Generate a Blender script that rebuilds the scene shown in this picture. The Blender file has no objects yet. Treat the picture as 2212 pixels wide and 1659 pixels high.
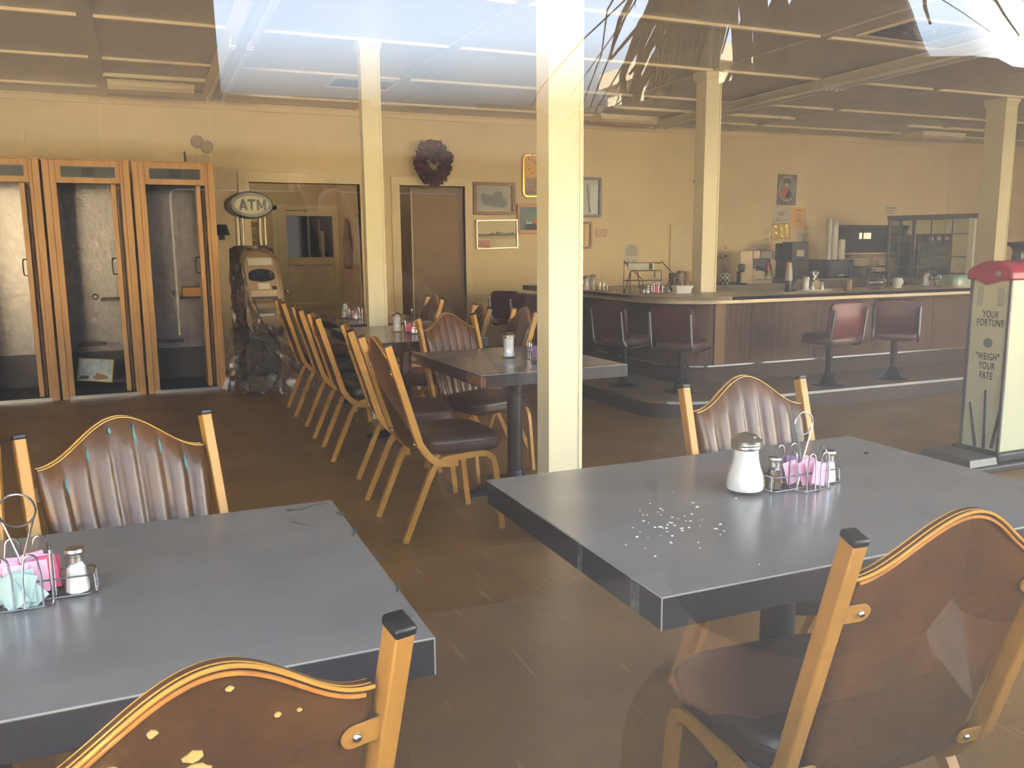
import bpy, bmesh, math, random
from mathutils import Vector, Matrix
random.seed(7)
S = bpy.context.scene
COL = S.collection
PI = math.pi
rad = math.radians

# ------------------------------------------------------------------ camera
EYE = Vector((0.0, 0.0, 1.36))
FPX = 1842.2
_yaw, _pit, _rol = rad(23.061), rad(-9.190), rad(-0.460)
_f = Vector((math.sin(_yaw)*math.cos(_pit), math.cos(_yaw)*math.cos(_pit), math.sin(_pit)))
_r = Vector((math.cos(_yaw), -math.sin(_yaw), 0))
_u = _r.cross(_f)
CR = _r*math.cos(_rol) + _u*math.sin(_rol)
CU = -_r*math.sin(_rol) + _u*math.cos(_rol)
CF = _f

def P(u, v, x=None, y=None, z=None):
    """point of the room seen at photograph pixel (u, v) that lies on a known plane"""
    d = CR*((u-1106)/FPX) - CU*((v-829.5)/FPX) + CF
    if y is not None: t = (y-EYE.y)/d.y
    elif x is not None: t = (x-EYE.x)/d.x
    else: t = (z-EYE.z)/d.z
    return EYE + d*t

# ------------------------------------------------------------------ materials
def lin(c):
    return tuple(((x/255)/12.92 if x/255 <= 0.04045 else ((x/255+0.055)/1.055)**2.4) for x in c)

MATS = {}
def mat(name, rgb, rough=0.6, metal=0.0, var=0.0, scale=8.0, bump=0.0, bscale=60.0, rgb2=None, spec=0.5, stretch=None, coat=0.0, detail=4.0):
    m = bpy.data.materials.new(name); m.use_nodes = True
    nt = m.node_tree; b = nt.nodes['Principled BSDF']
    c = lin(rgb)
    b.inputs['Base Color'].default_value = (*c, 1)
    b.inputs['Roughness'].default_value = rough
    b.inputs['Metallic'].default_value = metal
    b.inputs['Specular IOR Level'].default_value = spec
    if coat: b.inputs['Coat Weight'].default_value = coat; b.inputs['Coat Roughness'].default_value = 0.15
    if var or rgb2 or bump:
        tc = nt.nodes.new('ShaderNodeTexCoord'); mp = nt.nodes.new('ShaderNodeMapping')
        nt.links.new(tc.outputs['Object'], mp.inputs['Vector'])
        if stretch: mp.inputs['Scale'].default_value = stretch
    if var or rgb2:
        n = nt.nodes.new('ShaderNodeTexNoise'); n.inputs['Scale'].default_value = scale; n.inputs['Detail'].default_value = detail
        nt.links.new(mp.outputs[0], n.inputs['Vector'])
        r = nt.nodes.new('ShaderNodeValToRGB')
        if rgb2: c1, c2 = c, lin(rgb2)
        else: c1, c2 = tuple(x*(1-var) for x in c), tuple(min(1, x*(1+var)) for x in c)
        r.color_ramp.elements[0].position = 0.32; r.color_ramp.elements[1].position = 0.68
        r.color_ramp.elements[0].color = (*c1, 1); r.color_ramp.elements[1].color = (*c2, 1)
        nt.links.new(n.outputs['Fac'], r.inputs['Fac']); nt.links.new(r.outputs['Color'], b.inputs['Base Color'])
    if bump:
        n2 = nt.nodes.new('ShaderNodeTexNoise'); n2.inputs['Scale'].default_value = bscale; n2.inputs['Detail'].default_value = 3
        nt.links.new(mp.outputs[0], n2.inputs['Vector'])
        bp = nt.nodes.new('ShaderNodeBump'); bp.inputs['Strength'].default_value = bump; bp.inputs['Distance'].default_value = 0.004
        nt.links.new(n2.outputs['Fac'], bp.inputs['Height']); nt.links.new(bp.outputs['Normal'], b.inputs['Normal'])
    MATS[name] = m
    return m

def clear_mat(name, tint=(1, 1, 1), gain=1.8, base=0.0, dirt=0.0, dirt_rgb=(0.8, 0.78, 0.72), rough=0.0, glare_drift=None):
    """thin clear pane: what lies behind shows through, mirrored surroundings by Fresnel, a little dust"""
    m = bpy.data.materials.new(name); m.use_nodes = True
    nt = m.node_tree; nt.nodes.clear()
    out = nt.nodes.new('ShaderNodeOutputMaterial')
    tr = nt.nodes.new('ShaderNodeBsdfTransparent'); tr.inputs['Color'].default_value = (*tint, 1)
    gl = nt.nodes.new('ShaderNodeBsdfGlossy'); gl.inputs['Roughness'].default_value = rough; gl.inputs['Color'].default_value = (1, 1, 1, 1)
    geo = nt.nodes.new('ShaderNodeNewGeometry')
    # Schlick Fresnel from the facing angle, the same from both sides of the pane
    dot = nt.nodes.new('ShaderNodeVectorMath'); dot.operation = 'DOT_PRODUCT'
    nt.links.new(geo.outputs['Incoming'], dot.inputs[0]); nt.links.new(geo.outputs['Normal'], dot.inputs[1])
    ab = nt.nodes.new('ShaderNodeMath'); ab.operation = 'ABSOLUTE'; nt.links.new(dot.outputs['Value'], ab.inputs[0])
    om = nt.nodes.new('ShaderNodeMath'); om.operation = 'SUBTRACT'; om.inputs[0].default_value = 1; nt.links.new(ab.outputs[0], om.inputs[1])
    pw = nt.nodes.new('ShaderNodeMath'); pw.operation = 'POWER'; pw.inputs[1].default_value = 5; nt.links.new(om.outputs[0], pw.inputs[0])
    ma = nt.nodes.new('ShaderNodeMath'); ma.operation = 'MULTIPLY_ADD'; ma.inputs[1].default_value = 0.96*gain; ma.inputs[2].default_value = 0.042*gain+base
    ma.use_clamp = True
    nt.links.new(pw.outputs[0], ma.inputs[0])
    mx = nt.nodes.new('ShaderNodeMixShader'); nt.links.new(ma.outputs[0], mx.inputs['Fac'])
    nt.links.new(tr.outputs[0], mx.inputs[1]); nt.links.new(gl.outputs[0], mx.inputs[2])
    last = mx
    if dirt:
        df = nt.nodes.new('ShaderNodeBsdfTranslucent'); df.inputs['Color'].default_value = (*dirt_rgb, 1)
        d2 = nt.nodes.new('ShaderNodeBsdfDiffuse'); d2.inputs['Color'].default_value = (*dirt_rgb, 1)
        dm = nt.nodes.new('ShaderNodeMixShader'); dm.inputs['Fac'].default_value = 0.5
        nt.links.new(df.outputs[0], dm.inputs[1]); nt.links.new(d2.outputs[0], dm.inputs[2])
        tc = nt.nodes.new('ShaderNodeTexCoord'); n = nt.nodes.new('ShaderNodeTexNoise'); n.inputs['Scale'].default_value = 2.5; n.inputs['Detail'].default_value = 3
        nt.links.new(tc.outputs['Object'], n.inputs['Vector'])
        k = nt.nodes.new('ShaderNodeMath'); k.operation = 'MULTIPLY'; k.inputs[1].default_value = 2*dirt
        nt.links.new(n.outputs['Fac'], k.inputs[0])
        fac = k
        if glare_drift:      # glare veil painted as a thicker film towards one end
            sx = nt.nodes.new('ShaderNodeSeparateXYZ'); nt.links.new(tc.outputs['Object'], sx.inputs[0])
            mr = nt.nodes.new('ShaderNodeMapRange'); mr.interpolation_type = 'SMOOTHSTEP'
            mr.inputs['From Min'].default_value = glare_drift[0]; mr.inputs['From Max'].default_value = glare_drift[1]; mr.inputs['To Min'].default_value = 1; mr.inputs['To Max'].default_value = glare_drift[2]
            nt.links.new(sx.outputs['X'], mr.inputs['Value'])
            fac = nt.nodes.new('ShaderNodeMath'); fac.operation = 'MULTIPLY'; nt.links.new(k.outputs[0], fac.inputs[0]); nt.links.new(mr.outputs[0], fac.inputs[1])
        mx2 = nt.nodes.new('ShaderNodeMixShader'); nt.links.new(fac.outputs[0], mx2.inputs['Fac'])
        nt.links.new(last.outputs[0], mx2.inputs[1]); nt.links.new(dm.outputs[0], mx2.inputs[2])
        last = mx2
    nt.links.new(last.outputs[0], out.inputs['Surface'])
    MATS[name] = m
    return m

# ------------------------------------------------------------------ mesh builder
class MB:
    def __init__(s): s.v, s.f = [], []
    def add(s, vs, fs):
        o = len(s.v); s.v += [tuple(p) for p in vs]; s.f += [tuple(i+o for i in q) for q in fs]; return s
    def box(s, x0, x1, y0, y1, z0, z1):
        return s.add([(x0,y0,z0),(x1,y0,z0),(x1,y1,z0),(x0,y1,z0),(x0,y0,z1),(x1,y0,z1),(x1,y1,z1),(x0,y1,z1)],
                     [(0,3,2,1),(4,5,6,7),(0,1,5,4),(1,2,6,5),(2,3,7,6),(3,0,4,7)])
    def obox(s, c, size, rz=0, rx=0, ry=0):
        M = Matrix.Translation(c) @ Matrix.Rotation(rz,4,'Z') @ Matrix.Rotation(ry,4,'Y') @ Matrix.Rotation(rx,4,'X')
        a, b, d = size[0]/2, size[1]/2, size[2]/2
        vs = [M @ Vector((x*a,y*b,z*d)) for z in (-1,1) for x, y in ((-1,-1),(1,-1),(1,1),(-1,1))]
        return s.add(vs, [(0,3,2,1),(4,5,6,7),(0,1,5,4),(1,2,6,5),(2,3,7,6),(3,0,4,7)])
    def bar(s, a, b, w, d, up=(0,0,1)):
        """box from a to b, w wide across, d thick"""
        a, b = Vector(a), Vector(b); t = (b-a).normalized(); up = Vector(up)
        r = t.cross(up)
        if r.length < 1e-4: r = t.cross(Vector((0,1,0)))
        r.normalize(); q = r.cross(t)
        vs = [p + r*(i*w/2) + q*(j*d/2) for p in (a,b) for i, j in ((-1,-1),(1,-1),(1,1),(-1,1))]
        return s.add(vs, [(0,3,2,1),(4,5,6,7),(0,1,5,4),(1,2,6,5),(2,3,7,6),(3,0,4,7)])
    def tube(s, pts, r, n=8, closed=False, sq=None):
        """round tube along pts; sq=(width along x, depth) gives a rectangular tube for paths in a y-z plane"""
        pts = [Vector(p) for p in pts]; k = len(pts)
        rs = r if isinstance(r, (list, tuple)) else [r]*k
        tang = []
        for i in range(k):
            a = pts[(i-1) % k] if closed or i else pts[0]
            b = pts[(i+1) % k] if closed or i < k-1 else pts[-1]
            tang.append((b-a).normalized())
        nrm = Vector((1,0,0)) if sq else None
        if nrm is None:
            nrm = tang[0].orthogonal().normalized()
        rings = []
        for i in range(k):
            t = tang[i]
            if not sq:
                nrm = (nrm - t*nrm.dot(t))
                nrm = nrm.normalized() if nrm.length > 1e-6 else t.orthogonal().normalized()
            bn = t.cross(nrm).normalized()
            if sq:
                ring = [pts[i] + nrm*(a*sq[0]/2) + bn*(b*sq[1]/2) for a, b in ((-1,-1),(1,-1),(1,1),(-1,1))]
            else:
                ring = [pts[i] + (nrm*math.cos(2*PI*j/n) + bn*math.sin(2*PI*j/n))*rs[i] for j in range(n)]
            rings.append(ring)
        m = len(rings[0]); vs = [p for g in rings for p in g]; fs = []
        for i in range(k if closed else k-1):
            for j in range(m):
                fs.append((i*m+j, i*m+(j+1) % m, ((i+1) % k)*m+(j+1) % m, ((i+1) % k)*m+j))
        if not closed:
            fs.append(tuple(range(m-1,-1,-1))); fs.append(tuple(range((k-1)*m, k*m)))
        return s.add(vs, fs)
    def lathe(s, prof, n=20, c=(0,0,0), M=None):
        vs, fs = [], []
        k = len(prof)
        for r, z in prof:
            for j in range(n):
                p = Vector((r*math.cos(2*PI*j/n), r*math.sin(2*PI*j/n), z))
                if M is not None: p = M @ p
                vs.append(p + Vector(c))
        for i in range(k-1):
            for j in range(n):
                fs.append((i*n+j, i*n+(j+1) % n, (i+1)*n+(j+1) % n, (i+1)*n+j))
        if prof[0][0] > 1e-5: fs.append(tuple(range(n-1,-1,-1)))
        if prof[-1][0] > 1e-5: fs.append(tuple(range((k-1)*n, k*n)))
        return s.add(vs, fs)
    def prism(s, poly, h0, h1, M=None, axis='z'):
        """polygon (2-D) pulled from h0 to h1 along an axis"""
        n = len(poly)
        def q(p, h):
            a, b = p
            v = Vector((a,b,h)) if axis == 'z' else (Vector((a,h,b)) if axis == 'y' else Vector((h,a,b)))
            return M @ v if M is not None else v
        vs = [q(p,h0) for p in poly] + [q(p,h1) for p in poly]
        fs = [tuple(range(n-1,-1,-1)), tuple(range(n,2*n))] + [(i,(i+1) % n,n+(i+1) % n,n+i) for i in range(n)]
        return s.add(vs, fs)
    def rings(s, rgs, cap=True, closed_path=False):
        m = len(rgs[0]); k = len(rgs); vs = [p for g in rgs for p in g]; fs = []
        for i in range(k if closed_path else k-1):
            for j in range(m):
                fs.append((i*m+j, i*m+(j+1) % m, ((i+1) % k)*m+(j+1) % m, ((i+1) % k)*m+j))
        if cap and not closed_path:
            fs.append(tuple(range(m-1,-1,-1))); fs.append(tuple(range((k-1)*m, k*m)))
        return s.add(vs, fs)
    def ball(s, c, r, n=12, sz=1.0):
        prof = [(max(1e-6, r*math.sin(PI*i/(n//2))), -r*sz*math.cos(PI*i/(n//2))) for i in range(n//2+1)]
        return s.lathe(prof, n, c)
    def build(s, name, m, parent=None, bevel=0.0, smooth=35, seg=2, M=None, normals=True):
        me = bpy.data.meshes.new(name); me.from_pydata(s.v, [], s.f)
        bm = bmesh.new(); bm.from_mesh(me)
        bmesh.ops.remove_doubles(bm, verts=bm.verts, dist=1e-6)
        if normals: bmesh.ops.recalc_face_normals(bm, faces=bm.faces)
        bm.to_mesh(me); bm.free()
        if M is not None: me.transform(M)
        if smooth:
            me.shade_smooth(); me.set_sharp_from_angle(angle=rad(smooth))
        me.materials.append(m)
        o = bpy.data.objects.new(name, me); COL.objects.link(o)
        if parent is not None: o.parent = parent
        if bevel:
            b = o.modifiers.new('bevel', 'BEVEL'); b.width = bevel; b.segments = seg; b.limit_method = 'ANGLE'; b.angle_limit = rad(40)
            b.harden_normals = False
        return o

def tag(o, label, cat, group=None, kind=None):
    o['label'] = label; o['category'] = cat
    if group: o['group'] = group
    if kind: o['kind'] = kind
    return o

def thing(name, label, cat, loc=(0,0,0), rz=0.0, group=None):
    o = bpy.data.objects.new(name, None); COL.objects.link(o)
    o.location = loc; o.rotation_euler = (0,0,rz); o.empty_display_size = 0.1
    return tag(o, label, cat, group)

def struct(name, parent=None, loc=(0,0,0)):
    o = bpy.data.objects.new(name, None); COL.objects.link(o); o.location = loc
    o['kind'] = 'structure'; return o

def S_(o): o['kind'] = 'structure'; return o

KIDS = {}
def dup(root, loc, rz, label=None, group=None, scale=None):
    def cp(o, parent):
        c = o.copy(); COL.objects.link(c)
        if parent is not None: c.parent = parent
        for ch in [x for x in bpy.data.objects if x.parent is o]: cp(ch, c)
        return c
    r = cp(root, None)
    r.location = loc; r.rotation_euler = (0,0,rz)
    if label: r['label'] = label
    if group: r['group'] = group
    if scale: r.scale = scale
    return r

def text(body, size, m, parent, M, name='lettering', depth=0.001, bold=0.0, sx=1.0, spacing=1.0):
    cu = bpy.data.curves.new(name, 'FONT'); cu.body = body; cu.size = size; cu.extrude = depth; cu.offset = bold
    cu.align_x = 'CENTER'; cu.align_y = 'CENTER'; cu.space_character = spacing
    t = bpy.data.objects.new(name+'_c', cu); COL.objects.link(t)
    dg = bpy.context.evaluated_depsgraph_get(); dg.update()
    me = bpy.data.meshes.new_from_object(t.evaluated_get(dg))
    bpy.data.objects.remove(t); bpy.data.curves.remove(cu)
    me.transform(M @ Matrix.Diagonal((sx,1,1,1)))
    me.materials.clear(); me.materials.append(m)
    o = bpy.data.objects.new(name, me); COL.objects.link(o)
    if parent is not None: o.parent = parent
    return o

# frame that turns (x right, y up) drawing space to a wall facing -y
FACE_Y = Matrix.Rotation(PI/2, 4, 'X')
def arc(cx, cy, r, a0, a1, n):
    return [(cx+r*math.cos(a0+(a1-a0)*i/n), cy+r*math.sin(a0+(a1-a0)*i/n)) for i in range(n+1)]
def rrect(w, h, r, n=4, cx=0, cy=0):
    a, b = w/2-r, h/2-r
    return arc(cx+a,cy+b,r,0,PI/2,n)+arc(cx-a,cy+b,r,PI/2,PI,n)+arc(cx-a,cy-b,r,PI,1.5*PI,n)+arc(cx+a,cy-b,r,1.5*PI,2*PI,n)
def bez(pts, n=6):
    """Catmull-Rom through pts"""
    p = [Vector(q) for q in pts]; out = []
    for i in range(len(p)-1):
        a = p[i-1] if i else p[i]*2-p[i+1]; b, c = p[i], p[i+1]; d = p[i+2] if i+2 < len(p) else p[i+1]*2-p[i]
        for k in range(n):
            t = k/n
            out.append(0.5*((2*b)+(c-a)*t+(2*a-5*b+4*c-d)*t*t+(3*b-a-3*c+d)*t**3))
    out.append(p[-1]); return out

# ------------------------------------------------------------------ palette
M_wall = mat('wall_paint', (232,211,164), 0.55, var=0.05, scale=1.3, bump=0.05, bscale=90)
M_trimp = mat('trim_paint', (234,216,170), 0.45, var=0.03, scale=3)
M_pillar = mat('pillar_paint', (242,233,194), 0.4, var=0.03, scale=2)
M_ceil = mat('ceiling_paint', (208,198,178), 0.35, var=0.05, scale=1.5)
M_bat = mat('batten_paint', (250,238,204), 0.5)
M_hall = mat('hall_paint', (216,196,150), 0.6, var=0.05, scale=2)
M_halldoor = mat('hall_door_paint', (232,218,172), 0.5, var=0.04, scale=3)
M_dark = mat('dark_interior', (70,60,46), 0.8)
M_slab = mat('brown_door_paint', (132,110,82), 0.55, var=0.06, scale=3)
M_alum = mat('window_aluminium', (150,148,142), 0.35, 0.8)
M_stucco = mat('exterior_stucco', (150,140,124), 0.85, var=0.06, scale=6)
M_black = mat('black_plastic', (22,22,24), 0.35)
M_blackm = mat('black_metal', (30,32,34), 0.3, 0.3)
M_chrome = mat('chrome', (215,215,215), 0.12, 1.0)
M_steel = mat('brushed_steel', (178,174,164), 0.28, 0.9)
M_white = mat('white_ceramic', (228,228,222), 0.3)
M_sugar = mat('sugar_fill', (238,238,236), 0.75)
M_salt = mat('salt_fill', (240,240,240), 0.8)
M_pepper = mat('pepper_fill', (110,88,60), 0.8, rgb2=(70,55,38), scale=300)
M_clear = clear_mat('jar_glass', (0.97,0.98,0.97), 2.0)
M_pane = clear_mat('case_glass', (0.80,0.88,0.84), 2.2)
M_darkpane = mat('dark_door_glass', (30,32,28), 0.08)
SKY, SUN, EXPO = 7.5, 118.0, 0.0
# ------------------------------------------------------------------ the room
H_C = 2.90; YB = 9.95; XL, XR = -5.0, 13.6; YF = 0.20
def floor_material():
    m = mat('floor_tile', (150,115,66), 0.40, rgb2=(127,96,54), scale=2.2, bump=0.06, bscale=14, spec=0.4)
    nt = m.node_tree; b = nt.nodes['Principled BSDF']
    ramp = [n for n in nt.nodes if n.type == 'VALTORGB'][0]
    mp = [n for n in nt.nodes if n.type == 'MAPPING'][0]
    br = nt.nodes.new('ShaderNodeTexBrick'); br.offset = 0.0
    br.inputs['Scale'].default_value = 1.0; br.inputs['Brick Width'].default_value = 0.305; br.inputs['Row Height'].default_value = 0.305
    br.inputs['Mortar Size'].default_value = 0.0016; br.inputs['Mortar Smooth'].default_value = 0.3
    br.inputs['Color1'].default_value = (1,1,1,1); br.inputs['Color2'].default_value = (0.97,0.97,0.97,1); br.inputs['Mortar'].default_value = (0.80,0.79,0.78,1)
    nt.links.new(mp.outputs[0], br.inputs['Vector'])
    # pale scuffs: long thin stretched noise
    m2 = nt.nodes.new('ShaderNodeMapping'); m2.inputs['Scale'].default_value = (26,3,1); m2.inputs['Rotation'].default_value = (0,0,0.6)
    tc = [n for n in nt.nodes if n.type == 'TEX_COORD'][0]; nt.links.new(tc.outputs['Object'], m2.inputs['Vector'])
    sc = nt.nodes.new('ShaderNodeTexNoise'); sc.inputs['Scale'].default_value = 1.0; sc.inputs['Detail'].default_value = 2
    nt.links.new(m2.outputs[0], sc.inputs['Vector'])
    r2 = nt.nodes.new('ShaderNodeValToRGB'); r2.color_ramp.elements[0].position = 0.655; r2.color_ramp.elements[1].position = 0.72
    r2.color_ramp.elements[0].color = (0,0,0,1); r2.color_ramp.elements[1].color = (0.42,0.42,0.42,1)
    nt.links.new(sc.outputs['Fac'], r2.inputs['Fac'])
    mul = nt.nodes.new('ShaderNodeMix'); mul.data_type = 'RGBA'; mul.blend_type = 'MULTIPLY'; mul.inputs['Factor'].default_value = 1
    nt.links.new(ramp.outputs[0], mul.inputs['A']); nt.links.new(br.outputs['Color'], mul.inputs['B'])
    mx = nt.nodes.new('ShaderNodeMix'); mx.data_type = 'RGBA'; mx.inputs['B'].default_value = (*lin((176,150,112)),1)
    nt.links.new(r2.outputs[0], mx.inputs['Factor']); nt.links.new(mul.outputs['Result'], mx.inputs['A'])
    nt.links.new(mx.outputs['Result'], b.inputs['Base Color'])
    return m
M_floor = floor_material()
S_(MB().box(XL-.2, XR+.2, YF-.08, 13.2, -0.12, 0.0).build('floor', M_floor, smooth=0))

# back wall with two openings, each a mesh of one wall
D1 = (P(537,392,y=YB).x, 2.345); D2 = (P(862,401,y=YB).x, P(1003,402,y=YB).x); DZ = 2.075
w = MB()
w.box(XL-.2, D1[0], YB, YB+.14, 0, H_C+.1); w.box(D1[1], D2[0], YB, YB+.14, 0, H_C+.1); w.box(D2[1], XR+.2, YB, YB+.14, 0, H_C+.1)
w.box(D1[0], D1[1], YB, YB+.14, DZ, H_C+.1); w.box(D2[0], D2[1], YB, YB+.14, DZ, H_C+.1)
# kitchen pass-through is a dark slab painted in below, the wall carries a shallow dado line
S_(w.build('wall_back', M_wall, smooth=0))
S_(MB().box(XL-.2, XL, YF, YB, 0, H_C+.1).build('wall_left', M_wall, smooth=0))
S_(MB().box(XR, XR+.2, YF, YB, 0, H_C+.1).build('wall_right', M_wall, smooth=0))
S_(MB().box(XL-.2, XR+.2, YF-.1, 13.2, H_C, H_C+.12).build('ceiling', M_ceil, smooth=0))

# casings of the two openings
for n, (a, b, o) in enumerate(((D1[0], D1[1], .115), (D2[0], D2[1], .10))):
    t = MB(); t.box(a-o, a, YB-.022, YB+.14, 0, DZ+o); t.box(b, b+o, YB-.022, YB+.14, 0, DZ+o); t.box(a, b, YB-.022, YB+.14, DZ, DZ+o)
    S_(t.build('trim_%d' % (n+1), M_trimp, bevel=.004, smooth=0))
# crown, dado line, panel joints of the back wall
t = MB(); t.box(XL, XR, YB-.03, YB, H_C-.075, H_C-.001); t.box(XL, XR, YB-.045, YB, H_C-.022, H_C-.001)
S_(t.build('trim_3', M_trimp, bevel=.004, smooth=0))
t = MB(); t.box(D2[1]+.1, 4.6, YB-.012, YB, .775, .80)
S_(t.build('trim_4', M_trimp, bevel=.003, smooth=0))
t = MB()
for x in (P(450,215,y=YB).x, P(213,215,y=YB).x, 11.75):
    t.box(x-.018, x+.018, YB-.01, YB, 0.0, H_C-.07)
S_(t.build('trim_5', M_trimp, smooth=0))
S_(MB().box(D2[1]+.1, XR, YB-.014, YB, 0, .11).build('baseboard_back', M_slab, smooth=0))

# ceiling battens: rows along the wall, wider seams along the depth
t = MB()
XS = [-2.75, -0.25, 2.34, 4.82, 7.5, 10.05, 12.6]
for y in (1.3, 2.62, 3.95, 5.28, 6.60, 7.97, 9.33):
    for a, b in zip(XS, XS[1:]):
        t.box(a+.05, b-.05, y-.02, y+.02, H_C-.020, H_C+.01)
for a, b in ((-.22,.68), (4.95,5.98), (6.45,7.5), (9.4,10.8)):
    t.box(a, b, 8.66-.02, 8.66+.02, H_C-.03, H_C+.01)
S_(t.build('trim_6', M_bat, smooth=0))
t = MB()
for x in XS:
    t.box(x-.045, x+.045, YF, YB, H_C-.012, H_C+.01)
S_(t.build('trim_7', M_ceil, smooth=0))

# hall behind the wide opening
HX0, HX1, HY = 0.55, 2.52, 12.1
t = MB()
t.box(HX0-.1, HX0, YB+.14, HY, 0, H_C); S_(t.build('wall_hall_left', M_hall, smooth=0))
t = MB(); t.box(HX1, HX1+.1, YB+.14, HY+.1, 0, H_C); S_(t.build('wall_hall_right', M_hall, smooth=0))
HDL, HDR = P(598,455,y=HY).x, P(733,455,y=HY).x; HDT = P(660,455,y=HY).z
t = MB(); t.box(HX0-.1, HX1, HY, HY+.1, 0, H_C)
S_(t.build('wall_hall_back', M_hall, smooth=0))
t = MB(); t.box(HDL-.07, HDL, HY-.03, HY, 0, HDT+.07); t.box(HDR, HDR+.07, HY-.03, HY, 0, HDT+.07); t.box(HDL-.07, HDR+.07, HY-.03, HY, HDT, HDT+.07)
S_(t.build('trim_8', M_halldoor, bevel=.004, smooth=0))
d = struct('door_1', loc=(HDL, HY-.04, 0)); dw = HDR-HDL
m_ = MB(); g0, g1, gz0, gz1 = .13*dw, .87*dw, P(665,556,y=HY).z, P(665,467,y=HY).z
m_.box(0,g0,0,.04,0.01,HDT); m_.box(g1,dw,0,.04,0.01,HDT); m_.box(g0,g1,0,.04,gz1,HDT); m_.box(g0,g1,0,.04,gz0-.1,gz0)
m_.box(g0,g1,.012,.04,0.12,gz0-.1); m_.box(g0,g1,0,.04,0.01,.14); m_.box(g0,g1,0,.04,.52,.60)
m_.build('door_slab', M_halldoor, d, bevel=.004, smooth=0)
p_ = MB().box(g0,g1,.015,.022,gz0,gz1).build('door_pane', M_darkpane, d, smooth=0)
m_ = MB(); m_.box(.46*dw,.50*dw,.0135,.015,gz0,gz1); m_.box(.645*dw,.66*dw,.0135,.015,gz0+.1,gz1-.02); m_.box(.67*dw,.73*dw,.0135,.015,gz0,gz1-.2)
m_.build('pane_reflection', mat('pane_reflection', (150,150,140), .6), d, smooth=0)  # pale reflections in the door glass, painted as thin strips
k = P(619,629,y=HY-.06)
MB().lathe([(0.001,-.06),(.02,-.058),(.03,-.045),(.03,-.03),(.012,-.015),(.012,0),(.03,.0),(.03,.004)], 16, M=Matrix.Rotation(-PI/2,4,'X')).build('knob', mat('brass',(200,160,60),.2,1.0), d).location = (k.x-HDL+.01, -.004, k.z)
# louvred closet door at the left of the hall
d = struct('door_3', loc=(HDL-.68, HY-.045, 0))
m_ = MB(); m_.box(0,.12,0,.04,0,HDT-.02); m_.box(.44,.56,0,.04,0,HDT-.02); m_.box(.12,.44,0,.04,HDT-.16,HDT-.02); m_.box(.12,.44,0,.04,.8,.95); m_.box(.12,.44,0,.04,0,.15)
for i in range(9): m_.obox((.28,.022,1.02+i*.082), (.32,.012,.09), rx=rad(35))
m_.build('louvred_leaf', M_hall, d, smooth=0)
MB().box(.50,.515,-.02,0,1.35,1.5).build('handle', M_blackm, d, smooth=0)

# room behind the narrow opening: brown door leaf swung in, dark beyond
t = MB(); t.box(D2[0]-.25, D2[0]-.15, YB+.14, 12.1, 0, H_C); t.box(D2[1]+.3, D2[1]+.4, YB+.14, 12.1, 0, H_C); t.box(D2[0]-.25, D2[1]+.4, 12.1, 12.2, 0, H_C)
S_(t.build('wall_store_room', M_hall, smooth=0))
d = struct('door_2', loc=(D2[1]-.002, YB+.05, 0)); d.rotation_euler = (0,0,rad(-20))
MB().box(-.62,0,0,.04,.01,DZ-.008).build('door_slab', M_slab, d, bevel=.003, smooth=0)
MB().box(-.635,-.62,-.004,.044,.01,DZ-.02).build('door_edge', M_trimp, d, smooth=0)

# pillars
def pillar(name, x0, x1, y0, y1, z0, cap=True):
    d = struct(name, loc=((x0+x1)/2, (y0+y1)/2, z0)); a, b = (x1-x0)/2, (y1-y0)/2; h = H_C-z0
    m_ = MB(); m_.box(-a,a,-b,b,0,h-.001); m_.build('shaft', M_pillar, d, bevel=.006, smooth=0)
    m_ = MB()
    for sx in (-1,1):
        m_.box(sx*a-.008, sx*a+.008, -b-.006, -b+.014, .0, h-.07)
    m_.build('corner_bead', M_pillar, d, smooth=0)
    m_ = MB(); m_.box(-a-.022,a+.022,-b-.022,b+.022,h-.06,h-.002); m_.box(-a-.012,a+.012,-b-.012,b+.012,h-.085,h-.06)
    m_.build('capital', M_pillar, d, bevel=.004, smooth=0)
    return d
pillar('pillar', 1.632, 1.784, 3.40, 3.54, 0)
pillar('pillar', P(793,500,y=6.60).x, P(829,500,y=6.60).x, 6.60, 6.73, 0)
pillar('pillar', P(1521,400,y=6.62).x, P(1551,400,y=6.62).x, 6.62, 6.78, 0)
pillar('pillar', P(2160,400,y=6.64).x, P(2183,400,y=6.64).x, 6.64, 6.88, 0)

# front wall: low bulkhead, head, aluminium shop front with glass
FX = [-5.0, -3.1, -1.15, 1.75, 4.6, 7.5, 10.4, 13.6]; WZ0, WZ1 = .62, 2.66
t = MB(); t.box(XL-.2, XR+.2, YF-.1, YF+.06, 0, WZ0); t.box(XL-.2, XR+.2, YF-.1, YF+.06, WZ1, H_C+.02)
t.box(XL-.2, XL+.05, YF-.1, YF+.06, WZ0, WZ1); t.box(XR-.05, XR+.2, YF-.1, YF+.06, WZ0, WZ1)
t.box(XL-.2, XR+.2, YF-.1, YF+.02, H_C+.12, 4.6)  # tall parapet added to keep the near street in shade
S_(t.build('wall_front', M_stucco, smooth=0))
M_window = clear_mat('shop_window_glass', (0.985,0.99,0.985), 1.9, dirt=0.016, dirt_rgb=(0.84,0.80,0.74), glare_drift=(1.17,1.36,4.5))  # thin dust overall, with the right-hand glare veil painted in
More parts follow.
